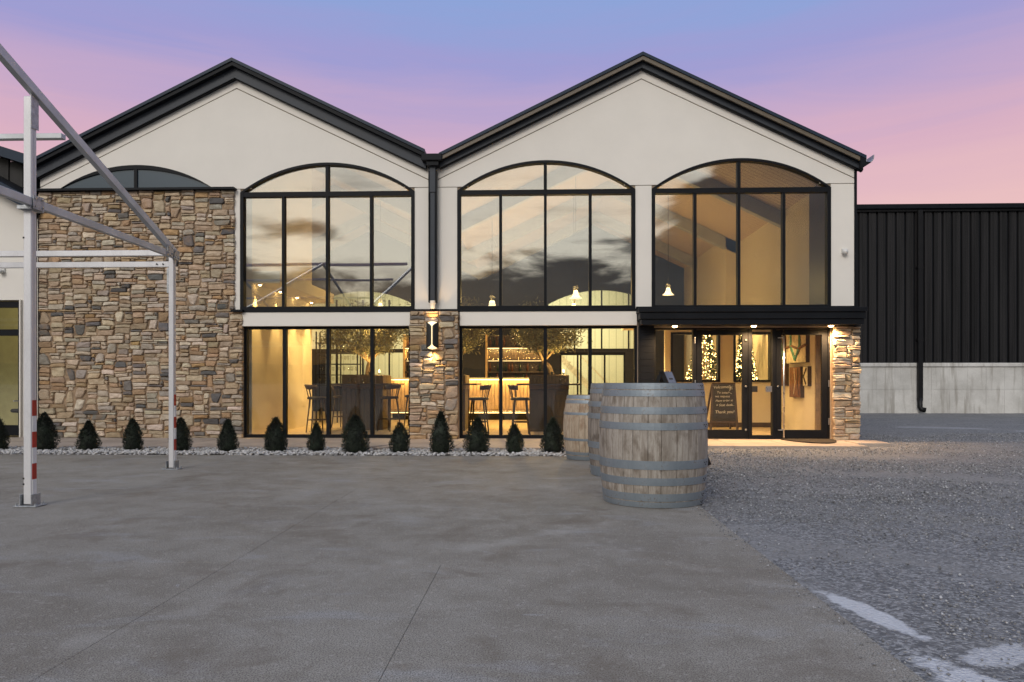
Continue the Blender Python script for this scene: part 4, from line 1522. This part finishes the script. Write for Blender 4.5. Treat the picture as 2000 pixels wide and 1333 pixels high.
# ================================================================ interior furniture
def make_stool():
    root = empty('bar_stool')
    MB().lathe([(0, .69), (.19, .69), (.205, .705), (.205, .725), (.18, .745), (0, .75)], 20).build('seat', 'leather', root, smooth=True)
    for a in (45, 135, 225, 315):
        t = R(a)
        MB().tube([(.25 * math.cos(t), .25 * math.sin(t), 0), (.16 * math.cos(t), .16 * math.sin(t), .70)], [.013, .019], 8).build('leg', 'walnut', root, smooth=True)
    MB().tube([(.225 * math.cos(R(a)), .225 * math.sin(R(a)), .26) for a in range(45, 406, 90)], .011, 8).build('foot_rail', 'walnut', root)
    pts = [(.235 * math.cos(R(a)), .235 * math.sin(R(a)), .985 - .02 * abs(a - 180) / 75) for a in range(105, 256, 15)]
    br = MB()
    for p in pts:
        br.v += [(p[0] * .96, p[1] * .96, p[2] - .075), (p[0], p[1], p[2] - .06), (p[0] * 1.12, p[1] * 1.12, p[2] + .012), (p[0] * 1.06, p[1] * 1.06, p[2] + .022)]
    for i in range(len(pts) - 1):
        for j in range(4):
            br.f.append((i * 4 + j, i * 4 + (j + 1) % 4, (i + 1) * 4 + (j + 1) % 4, (i + 1) * 4 + j))
    br.f += [(3, 2, 1, 0), tuple((len(pts) - 1) * 4 + j for j in range(4))]
    br.build('backrest', 'walnut', root, smooth=True)
    for a in (120, 150, 180, 210, 240):
        MB().tube([(.18 * math.cos(R(a)), .18 * math.sin(R(a)), .73), (.228 * math.cos(R(a)), .228 * math.sin(R(a)), .93)], .009, 6).build('spindle', 'walnut', root)
    return root


stool = make_stool()
TREE = tree_of(stool)
SP = [(-4.66, 1.62, 0, 'dark wood bar stool closest to the beige wall'), (-4.50, 3.05, -20, 'dark bar stool deeper in, behind the stool by the beige wall'),
      (-3.22, 2.05, 150, 'dark bar stool on the pier side of the planter table'), (-2.95, 3.55, 175, 'dark bar stool standing between planter table and pier, near the bar'),
      (-1.20, 1.0, 175, 'dark bar stool near the glass beside the lamp pier, facing the pier'), (-.36, .95, 5, 'dark bar stool near the glass facing the square planter'),
      (.98, 1.35, 170, 'dark bar stool behind the barrels, beyond the square planter')]
for i, (x_, y_, rz, lb) in enumerate(SP):
    o = stool if i == 0 else copy_tree(stool, TREE)
    o.location = (x_, y_, .03)
    o.rotation_euler = (0, 0, R(rz))
    tag(o, lb, 'stool', 'dark bar stools in the tasting room')


def planter(x, y, hw, label):
    root = empty('planter_table', (x, y, .03))
    tag(root, label, 'planter', 'planter tables with indoor trees')
    MB().box(-hw + .02, hw - .02, -hw + .02, hw - .02, 0, 1.18).build('box', 'oak_dark', root)
    n_ = 9
    for s_ in range(2):
        for i in range(n_):
            xa = -hw + 2 * hw * i / n_
            MB().box(xa + .004, xa + 2 * hw / n_ - .004, *((-hw - .012, -hw + .021) if s_ == 0 else (hw - .021, hw + .012)), .0, .90).build('slat', 'oak_dark', root)
    MB().box(-hw - .005, hw + .005, -hw - .005, hw + .005, .90, 1.20).box(-hw + .03, hw - .03, -hw + .03, hw - .03, 1.195, 1.205).build('planter_rim', 'planter_oak_shaded', root, bev=.004)
    MB().box(-hw + .06, hw - .06, -hw + .06, hw - .06, 1.2, 1.215).build('soil', 'soil', root)
    MB().prism([(-hw - .26, .985), (hw + .26, .985), (hw + .26, 1.02), (-hw - .26, 1.02)], -hw - .26, -hw - .006).build('ledge', 'walnut', root, bev=.004)
    MB().prism([(-hw - .26, .986), (hw + .26, .986), (hw + .26, 1.021), (-hw - .26, 1.021)], hw + .013, hw + .26).build('ledge', 'walnut', root, bev=.004)
    MB().box(-hw - .26, -hw - .013, -hw, hw, .987, 1.022).box(hw + .013, hw + .26, -hw, hw, .987, 1.022).build('ledge', 'walnut', root)
    return root


PT = [(-3.86, 2.75, 'slatted wood planter table among the stools by the beige wall'), (-2.02, 2.45, 'slatted planter table mostly hidden behind the lamp pier'), (.22, 2.35, 'slatted square planter table before the bar shelves, behind the barrels')]
for x_, y_, lb in PT:
    planter(x_, y_, .42 if x_ > 0 else .45, lb)


def olive(x, y, z, seed, lean, label):
    rd = random.Random(seed)
    root = empty('indoor_olive_tree', (x, y, z))
    tag(root, label, 'tree', 'indoor olive trees')
    fork = Vector((lean * .35, 0, .30))
    tr = MB().tube([(0, 0, -.05), (lean * .12, .01, .18), tuple(fork)], [.062, .050, .046], 9)
    tips = []
    for k_ in range(6):
        a = k_ * 6.283 / 6 + rd.uniform(-.3, .3)
        sp = rd.uniform(.36, .66)
        m1 = fork + Vector((math.cos(a) * sp * .45, math.sin(a) * sp * .45, .20 + rd.uniform(0, .1)))
        m2 = fork + Vector((math.cos(a) * sp, math.sin(a) * sp, .52 + rd.uniform(0, .30)))
        tr.tube([tuple(fork), tuple(m1), tuple(m2)], [.034, .024, .010], 7)
        tips += [m1, m2, (m1 + m2) / 2]
        for _ in range(3):
            q = m2 + Vector((rd.uniform(-.3, .3), rd.uniform(-.3, .3), rd.uniform(-.15, .45)))
            tr.tube([tuple((m1 + m2) / 2), tuple(q)], [.012, .004], 5)
            tips.append(q)
    tr.build('trunk', 'bark', root, smooth=True)
    r_ = np.random.default_rng(seed)
    Nl = 7500
    T = np.array([tuple(t) for t in tips])
    c_ = T[r_.integers(0, len(T), Nl)] + r_.normal(0, .105, (Nl, 3)) * np.array([1.25, 1.25, 1.0])
    c_[:, 2] = np.maximum(c_[:, 2], .46 + .22 * r_.uniform(0, 1, Nl))
    d = r_.normal(0, 1, (Nl, 3))
    d[:, 2] -= .25
    d /= np.linalg.norm(d, axis=1)[:, None]
    s_ = np.cross(d, r_.normal(0, 1, (Nl, 3)))
    s_ /= np.linalg.norm(s_, axis=1)[:, None]
    L = r_.uniform(.034, .064, Nl)[:, None]
    Wd = r_.uniform(.009, .015, Nl)[:, None]
    V = np.stack([c_ - d * L, c_ + s_ * Wd, c_ + d * L, c_ - s_ * Wd], 1).reshape(-1, 3)
    flat_mesh('crown', V, np.arange(len(V)).reshape(-1, 4), 'olive_leaf', root)


olive(-3.86, 2.75, 1.235, 5, .15, 'leafy olive tree growing from the table by the beige wall')
olive(-2.02, 2.45, 1.235, 8, .3, 'leafy olive tree growing behind the lamp pier')
olive(.30, 2.35, 1.235, 12, -.55, 'leaning leafy olive tree in the square planter before the bar shelves')

for x_, y_, lb in ((-3.50, 2.36, 'small lit candle on the planter rim by the beige wall'), (-1.66, 2.06, 'small lit candle on the planter rim beside the lamp pier'), (.53, 1.99, 'small lit candle on the square planter rim behind the barrels')):
    cd_ = MB().lathe([(0, 0), (.022, 0), (.022, .05), (0, .052)], 12).build('candle', 'pvc_white', loc=(x_, y_, 1.235))
    tag(cd_, lb, 'candle', 'candles on the planters')
    MB().lathe([(0, 0), (.011, .018), (.008, .04), (0, .065)], 10, (0, 0, .052)).build('flame', 'glow_warm', cd_, smooth=True)
    up_ = MB().lathe([(0, 0), (.028, 0), (.032, .06), (.026, .06), (.024, .03), (0, .03)], 12).build('planter_uplight', 'fixture_black', loc=(x_ - .24, y_ + .12, 1.245))
    tag(up_, lb.replace('lit candle on the planter rim', 'black uplight at the trunk of the tree').replace('lit candle on the square planter rim', 'black uplight at the leaning trunk'), 'uplight', 'uplights in the planters')
    light('uplight_beam', 'SPOT', (0, 0, .05), 26, WARM, up_, .02, 80, .6, aim=(-.15, .25, 1))
    light('candle_light', 'POINT', (0, 0, .12), 12, WARM, cd_, .02)
# tumblers on the planter ledges
k_ = 0
for ti_, (x_, y_) in enumerate(((-4.12, 2.18), (-3.98, 2.14), (-3.80, 2.17), (-3.66, 2.15), (-.06, 1.80), (.02, 1.78), (.10, 1.80), (.46, 1.80), (.54, 1.78))):
    o = MB().lathe([(0, 0), (.030, 0), (.036, .11), (.033, .11), (.028, .008), (0, .008)], 12).build('tumbler', 'glass_clear', loc=(x_, y_, 1.055), smooth=True)
    tag(o, '%s clear tumbler on the dark ledge of the %s' % ((ORD[ti_], 'planter by the beige wall') if ti_ < 4 else (ORD[ti_ - 4], 'square planter behind the barrels')), 'glass', 'tumblers on the planter ledges')

# bar with fluted front
bar = empty('bar_counter', (-1.6, 6.6, .03))
tag(bar, 'long bar with lit fluted front and pale top', 'bar')
MB().box(-2.5, 1.9, .03, .65, .18, 1.12).build('body', 'oak', bar)
n_ = 44
fm = None
for i in range(n_):
    xa = -2.5 + i * .1
    if fm is None:
        fm = MB().box(0, .084, -.012, .031, .30, 1.08).mesh('front_slat', 'oak')
    o = bpy.data.objects.new('front_slat', fm)
    col.objects.link(o)
    o.parent = bar
    o.location = (xa, 0, 0)
MB().box(-2.54, 1.94, -.12, .68, 1.121, 1.165).build('top', 'bar_top', bar, bev=.005)
MB().box(-2.5, 1.9, -.085, -.06, 1.100, 1.119).build('led_strip', 'glow_led', bar)
MB().box(-2.5, 1.9, -.02, .0, .19, .21).build('led_strip', 'glow_led', bar)
MB().box(-2.46, 1.86, .05, .6, 0, .18).build('plinth', 'black_metal', bar)
MB().tube([(-2.5, -.16, .24), (1.9, -.16, .24)], .02, 8).build('foot_rail', 'steel', bar, smooth=True)
light('led_light', 'AREA', (-.3, -.14, 1.09), 24, WARM, bar, (4.2, .04), aim=(0, .75, -.6))


def bottle_mesh(m_):
    return MB().lathe([(0, 0), (.036, 0), (.037, .17), (.033, .20), (.015, .235), (.013, .30), (.016, .30), (.016, .315), (0, .315)], 12).mesh('bottle', m_, True)


BM = [bottle_mesh('bottle_green'), bottle_mesh('bottle_amber'), bottle_mesh('glass_clear')]
WG = MB().lathe([(0, 0), (.033, 0), (.033, .004), (.004, .010), (.004, .09), (.030, .115), (.038, .15), (.032, .205), (.030, .205), (.036, .15), (.028, .118), (0, .10)], 12).mesh('wine_glass', 'glass_clear', True)


def back_bar(x0, x1, y, label, seed, where):
    rd = random.Random(seed)
    root = empty('back_bar_shelf', ((x0 + x1) / 2, y, .03))
    tag(root, label, 'shelf', 'back bar shelves')
    h = (x1 - x0) / 2
    MB().box(-h, h, .33, .36, 0, 2.5).build('back_panel', 'walnut', root)
    for xa in (-h, h - .06):
        MB().box(xa, xa + .06, -.01, .328, 0, 2.5).build('upright', 'oak', root)
    MB().box(-h + .061, h - .061, 0, .328, 0, 1.02).build('cabinet', 'walnut', root)
    shelves = (1.02, 1.35, 1.72, 2.10)
    for s_ in shelves[1:]:
        MB().box(-h + .061, h - .061, .0, .327, s_ - .015, s_ + .015).build('shelf', 'oak_dark', root)
    MB().box(-h + .061, h - .061, .01, .03, 2.06, 2.083).build('led_strip', 'glow_led', root)
    MB().box(-h + .061, h - .061, .28, .30, 1.690, 1.703).build('led_strip', 'glow_led', root)
    light('shelf_light', 'AREA', (0, .12, 2.05), 30, WARM, root, (2 * h - .2, .05), aim=(0, .3, -1))
    cx_ = (x0 + x1) / 2
    for si, s_ in enumerate(shelves):
        xa = -h + .13
        cnt = 0
        lvl = ('counter', 'lowest shelf', 'middle glowing shelf', 'top shelf')[si]
        while xa < h - .12:
            if si in (1, 2) or rd.random() < .6:
                if si == 2:
                    me = BM[2]
                elif si == 1 and rd.random() < .5:
                    me = WG
                else:
                    me = rd.choice(BM[:2])
                nm = 'wine_glass' if me is WG else 'bottle'
                o = bpy.data.objects.new(nm, me)
                col.objects.link(o)
                o.location = (cx_ + xa, y + .15 + rd.uniform(-.03, .03), .03 + s_ + .016)
                if me is WG:
                    tag(o, 'wine glass %s on the %s %s' % (ORD[cnt], lvl, where), 'wine glass', 'wine glasses on the back bar')
                elif me is BM[2]:
                    tag(o, 'clear bottle %s on the %s %s' % (ORD[cnt], lvl, where), 'bottle', 'clear bottles on the back bar')
                else:
                    tag(o, 'dark bottle %s on the %s %s' % (ORD[cnt], lvl, where), 'bottle', 'dark bottles on the back bar')
                cnt += 1
            xa += rd.uniform(.095, .14)


back_bar(-1.62, .22, 8.75, 'dark back bar shelf of bottles behind the leaning olive tree', 3, 'behind the leaning tree, from the pier')
back_bar(-4.15, -2.6, 8.75, 'dark back bar shelf seen past the lamp pier', 6, 'past the lamp pier, counted towards it')

# glass rack beside the beige wall
rk = empty('glass_rack', (-5.2, 5.1, .03))
tag(rk, 'black open metal rack of glassware beyond the beige wall', 'rack')
for a in (-.55, .0, .52):
    for b_ in (0, .33):
        MB().box(a, a + .03, b_, b_ + .03, 0, 2.35).build('upright', 'black_metal', rk)
for z_ in (.95, 1.22, 1.50, 1.78, 2.05):
    MB().box(-.56, .56, -.005, .365, z_, z_ + .02).build('shelf', 'black_metal', rk)
rd = random.Random(4)
for zi_, z_ in enumerate((.95, 1.22, 1.50, 1.78)):
    xa = -.47
    cnt = 0
    while xa < .5:
        o = bpy.data.objects.new('wine_glass', WG)
        col.objects.link(o)
        o.location = (-5.2 + xa, 5.1 + rd.choice((.12, .24)), .052 + z_)
        tag(o, 'wine glass on the black rack, %s shelf up, %s from the beige wall' % (ORD[zi_], ORD[cnt]), 'wine glass', 'wine glasses on the black rack')
        cnt += 1
        xa += .105

# pendant lamps
def pendant(x, y, z, r, label, e):
    root = empty('pendant_lamp', (x, y, z))
    tag(root, label, 'lamp', 'pendant lamps in the hall')
    r_, zt = (R1, 6.58) if x < VAL else (R2, 6.60)
    MB().tube([(0, 0, r * 1.15), (0, 0, rake(x, r_, zt) - z)], .006, 6).build('cord', 'black_metal', root)
    MB().lathe([(r * .30, r * 1.2), (r * .36, r * .9), (r * .50, r * .45), (r * .80, r * .10), (r, 0), (r * .96, 0), (r * .76, r * .12), (r * .46, r * .45), (r * .32, r * .9), (r * .27, r * 1.2)], 22, close=True).build('lamp_shade', 'glow_shade', root, smooth=True)
    MB().lathe([(0, r * .2), (r * .25, r * .35), (r * .2, r * .6), (0, r * .7)], 10).build('bulb', 'glow_warm', root, smooth=True)
    light('bulb_light', 'SPOT', (0, 0, -.01), e, (1, .66, .235), root, .06, 165, .35, aim=(0, 0, -1))
    light('glow_light', 'POINT', (0, 0, r * 1.6), e * .16, (1, .64, .23), root, .06)


pendant(-1.07, 3.2, 2.72, .19, 'bell shaped glowing pendant lamp above the bar window, by the pier', 340)
pendant(-3.66, 3.2, 2.72, .15, 'glowing pendant lamp low in the stool side window', 340)
pendant(.86, 3.4, 3.02, .15, 'upper glowing pendant lamp before the yellow arched opening', 340)
pendant(.92, 5.6, 2.95, .15, 'lower glowing pendant lamp before the yellow arched opening', 340)
pendant(3.3, 5.2, 3.3, .15, 'added fill pendant on a long cord over the vestibule side of the hall', 420)  # added fill light for the hall, given an invented pendant fixture
pendant(-3.3, 8.2, 3.2, .15, 'distant pendant lamp over the far end of the bar', 340)
for x_, y_, wd_ in ((3.0, 1.6, 'above the sidelight'), (4.1, 1.3, 'above the chalkboard'), (4.85, 2.2, 'beside the abstract pictures')):
    downlight(x_, y_, 2.297, 'added vestibule fill downlight ' + wd_, 'added vestibule fill downlights', 62, 130, mat='pvc_white')  # fill light for the vestibule, hung in made-up ceiling fixtures
light('wing_light', 'POINT', (-11.4, 1.5, 2.9), 34, (1, .84, .46), size=.12)

# wing chair
ch = empty('office_chair', (-10.6, 1.2, .03), R(-30))
tag(ch, 'dark high backed chair inside the wing window', 'chair')
MB().box(-.24, .24, -.24, .22, .42, .5).build('seat', 'chair_fabric', ch, bev=.03)
MB().box(-.23, .23, .20, .27, .52, 1.12).build('backrest', 'chair_fabric', ch, bev=.03)
for sg in (-1, 1):
    MB().beam((sg * .27, -.15, .66), (sg * .27, .2, .66), .04, .03).beam((sg * .27, .1, .48), (sg * .27, .1, .66), .03, .03, (0, 1, 0)).build('armrest', 'aluminium', ch)
MB().tube([(0, 0, .1), (0, 0, .43)], .03, 8).build('column', 'black_metal', ch)
for k_ in range(5):
    MB().beam((0, 0, .09), (.3 * math.cos(k_ * 1.2566), .3 * math.sin(k_ * 1.2566), .05), .04, .03).build('leg', 'black_metal', ch)

# ---------------------------------------------------------------- vestibule things
# chalkboard easel
ck = empty('chalkboard_easel', (4.02, 2.45, .03), R(-4))
tag(ck, 'wooden A frame chalkboard with handwriting inside the first entrance door', 'chalkboard')
ck.rotation_euler = (0, 0, R(-3))
MB().prism([(-.30, .0), (-.25, .0), (-.215, 1.0), (.215, 1.0), (.27, .0), (.32, .0), (.245, 1.04), (-.245, 1.04)], -.02, .02).build('front_frame', 'oak_dark', ck)
MB().prism([(-.262, .20), (.28, .20), (.224, 1.0), (-.218, 1.0)], -.016, .012).build('board', 'slate_board', ck)
MB().box(-.29, .295, -.024, .024, .16, .205).build('rail', 'oak_dark', ck)
MB().beam((-.24, .03, 1.0), (-.33, .5, 0), .04, .03).beam((.22, .03, 1.0), (.24, .5, 0), .04, .03).build('rear_leg', 'oak_dark', ck)


def text_mesh(txt, size, parent, loc, mat, shear=.15):
    cu = bpy.data.curves.new('writing', 'FONT')
    cu.body = txt
    cu.size = size
    cu.shear = shear
    cu.align_x = 'CENTER'
    cu.extrude = .0006
    cu.resolution_u = 3
    tmp = bpy.data.objects.new('writing', cu)
    col.objects.link(tmp)
    me = bpy.data.meshes.new_from_object(tmp.evaluated_get(bpy.context.evaluated_depsgraph_get()))
    bpy.data.objects.remove(tmp)
    bpy.data.curves.remove(cu)
    me.materials.clear()
    me.materials.append(MATS[mat])
    o = bpy.data.objects.new('writing', me)
    col.objects.link(o)
    o.parent = parent
    o.location = loc
    o.rotation_euler = (R(90), 0, 0)
    return o


for i, (s_, z_, x_, sz_) in enumerate((('Welcome!', .915, -.07, .105), ('To enter', .80, -.02, .082), ('we request', .72, -.03, .080), ('Place order at', .63, .01, .075), ('> Seat desk..', .53, .03, .088), ('Thank you!', .375, .02, .105))):
    t_ = text_mesh(s_, sz_ * .86, ck, (x_, -.0175, z_), 'chalk')
    t_.rotation_euler = (R(90), R(random.uniform(-3, 2)), 0)
fl = MB()
for a in range(5):
    t = a * 1.2566
    fl.tube([(.145, -.0175, .93), (.145 + .05 * math.cos(t + .3), -.0175, .93 + .05 * math.sin(t + .3)), (.145 + .05 * math.cos(t + .9), -.0175, .93 + .05 * math.sin(t + .9)), (.145, -.0175, .93)], .0035, 4)
fl.tube([(.145, -.0175, .90), (.10, -.0175, .83), (.17, -.0175, .80)], .004, 4).build('drawing', 'chalk', ck)

# fairy-lit trees behind the openings
def fairy_tree(x, y, h, r, seed, label):
    rd = np.random.default_rng(seed)
    root = empty('christmas_tree', (x, y, .03))
    tag(root, label, 'tree', 'lit christmas trees')
    MB().tube([(0, 0, 0), (0, 0, h)], [.05, .01], 8).build('trunk', 'bark', root)
    Nn = 5000
    t = rd.uniform(0, 1, Nn) ** 1.2
    an = rd.uniform(0, 6.283, Nn)
    rr = r * (1 - t) * rd.uniform(.35, 1.0, Nn) + .02
    c_ = np.stack([np.cos(an) * rr, np.sin(an) * rr, .25 + t * (h - .25) - .12 * rr], 1)
    d = np.stack([np.cos(an), np.sin(an), rd.uniform(-.5, .4, Nn)], 1)
    d /= np.linalg.norm(d, axis=1)[:, None]
    s_ = np.cross(d, rd.normal(0, 1, (Nn, 3)))
    s_ /= np.linalg.norm(s_, axis=1)[:, None]
    V = np.stack([c_ - s_ * .014, c_ + s_ * .014, c_ + d * .10], 1).reshape(-1, 3)
    flat_mesh('foliage', V, np.arange(len(V)).reshape(-1, 3), 'fir_needle', root)
    Nb = 620
    t = rd.uniform(0, 1, Nb) ** 1.25
    an = rd.uniform(0, 6.283, Nb)
    rr = r * (1 - t) * rd.uniform(.85, 1.06, Nb) + .03
    pos = np.stack([np.cos(an) * rr, np.sin(an) * rr, .28 + t * (h - .28)], 1)
    V, Fq = scatter(ICO, ICOF, pos, rd.uniform(.008, .013, Nb), 1., .02)
    o = flat_mesh('fairy_lights', V, Fq, 'glow_fairy', root)
    o['kind'] = 'stuff'


fairy_tree(4.16, 5.0, 2.75, .62, 3, 'christmas tree with warm fairy lights seen through the first entrance door')
fairy_tree(5.05, 4.5, 2.6, .40, 4, 'slim lit christmas tree seen between the two entrance doors')

# pictures on the side wall
def picture(y0, y1, z0, z1, mat, strokes, label):
    root = empty('wall_picture', (5.46, (y0 + y1) / 2, z0))
    tag(root, label, 'picture', 'abstract pictures on the vestibule wall')
    hy, hz = (y1 - y0) / 2, z1 - z0
    MB().box(-.075, 0, -hy, hy, 0, hz).build('canvas_box', 'walnut', root)
    MB().box(-.080, -.0755, -hy + .008, hy - .008, .008, hz - .008).build('canvas', mat, root)
    for pts, m_, w_ in strokes:
        MB().tube([(-.081, -hy + a * 2 * hy, b_ * hz) for a, b_ in pts], w_, 5).build('stroke', m_, root)


ov = [(.5 + .28 * math.cos(t * .5236), .56 + .36 * math.sin(t * .5236)) for t in range(13)]
picture(1.32, 2.50, 1.48, 2.22, 'paint_cream', [(ov, 'walnut', .012), ([(.0, .48), (.35, .40), (.7, .50), (1, .46)], 'paint_umber', .03), ([(.30, .95), (.28, .5), (.5, .08)], 'paint_teal', .03), ([(.72, .92), (.72, .5), (.52, .10)], 'paint_teal', .035)], 'large abstract picture with looping lines high on the side wall by the door')
picture(1.62, 2.30, .76, 1.40, 'paint_umber', [([(.2, .95), (.25, .4), (.1, .05)], 'walnut', .012), ([(.55, .95), (.45, .5), (.6, .1)], 'paint_cream', .01)], 'brown abstract picture hung lowest on the side wall by the door')
picture(1.22, 1.48, 1.0, 1.40, 'paint_cream', [([(.2, .9), (.8, .5), (.3, .1)], 'walnut', .02)], 'smallest abstract picture on the side wall, nearest the pull handle door')
picture(2.56, 3.0, 1.0, 2.1, 'paint_umber', [([(.1, .2), (.5, .9), (.9, .3)], 'paint_teal', .03)], 'tall dark abstract picture deepest on the side wall')
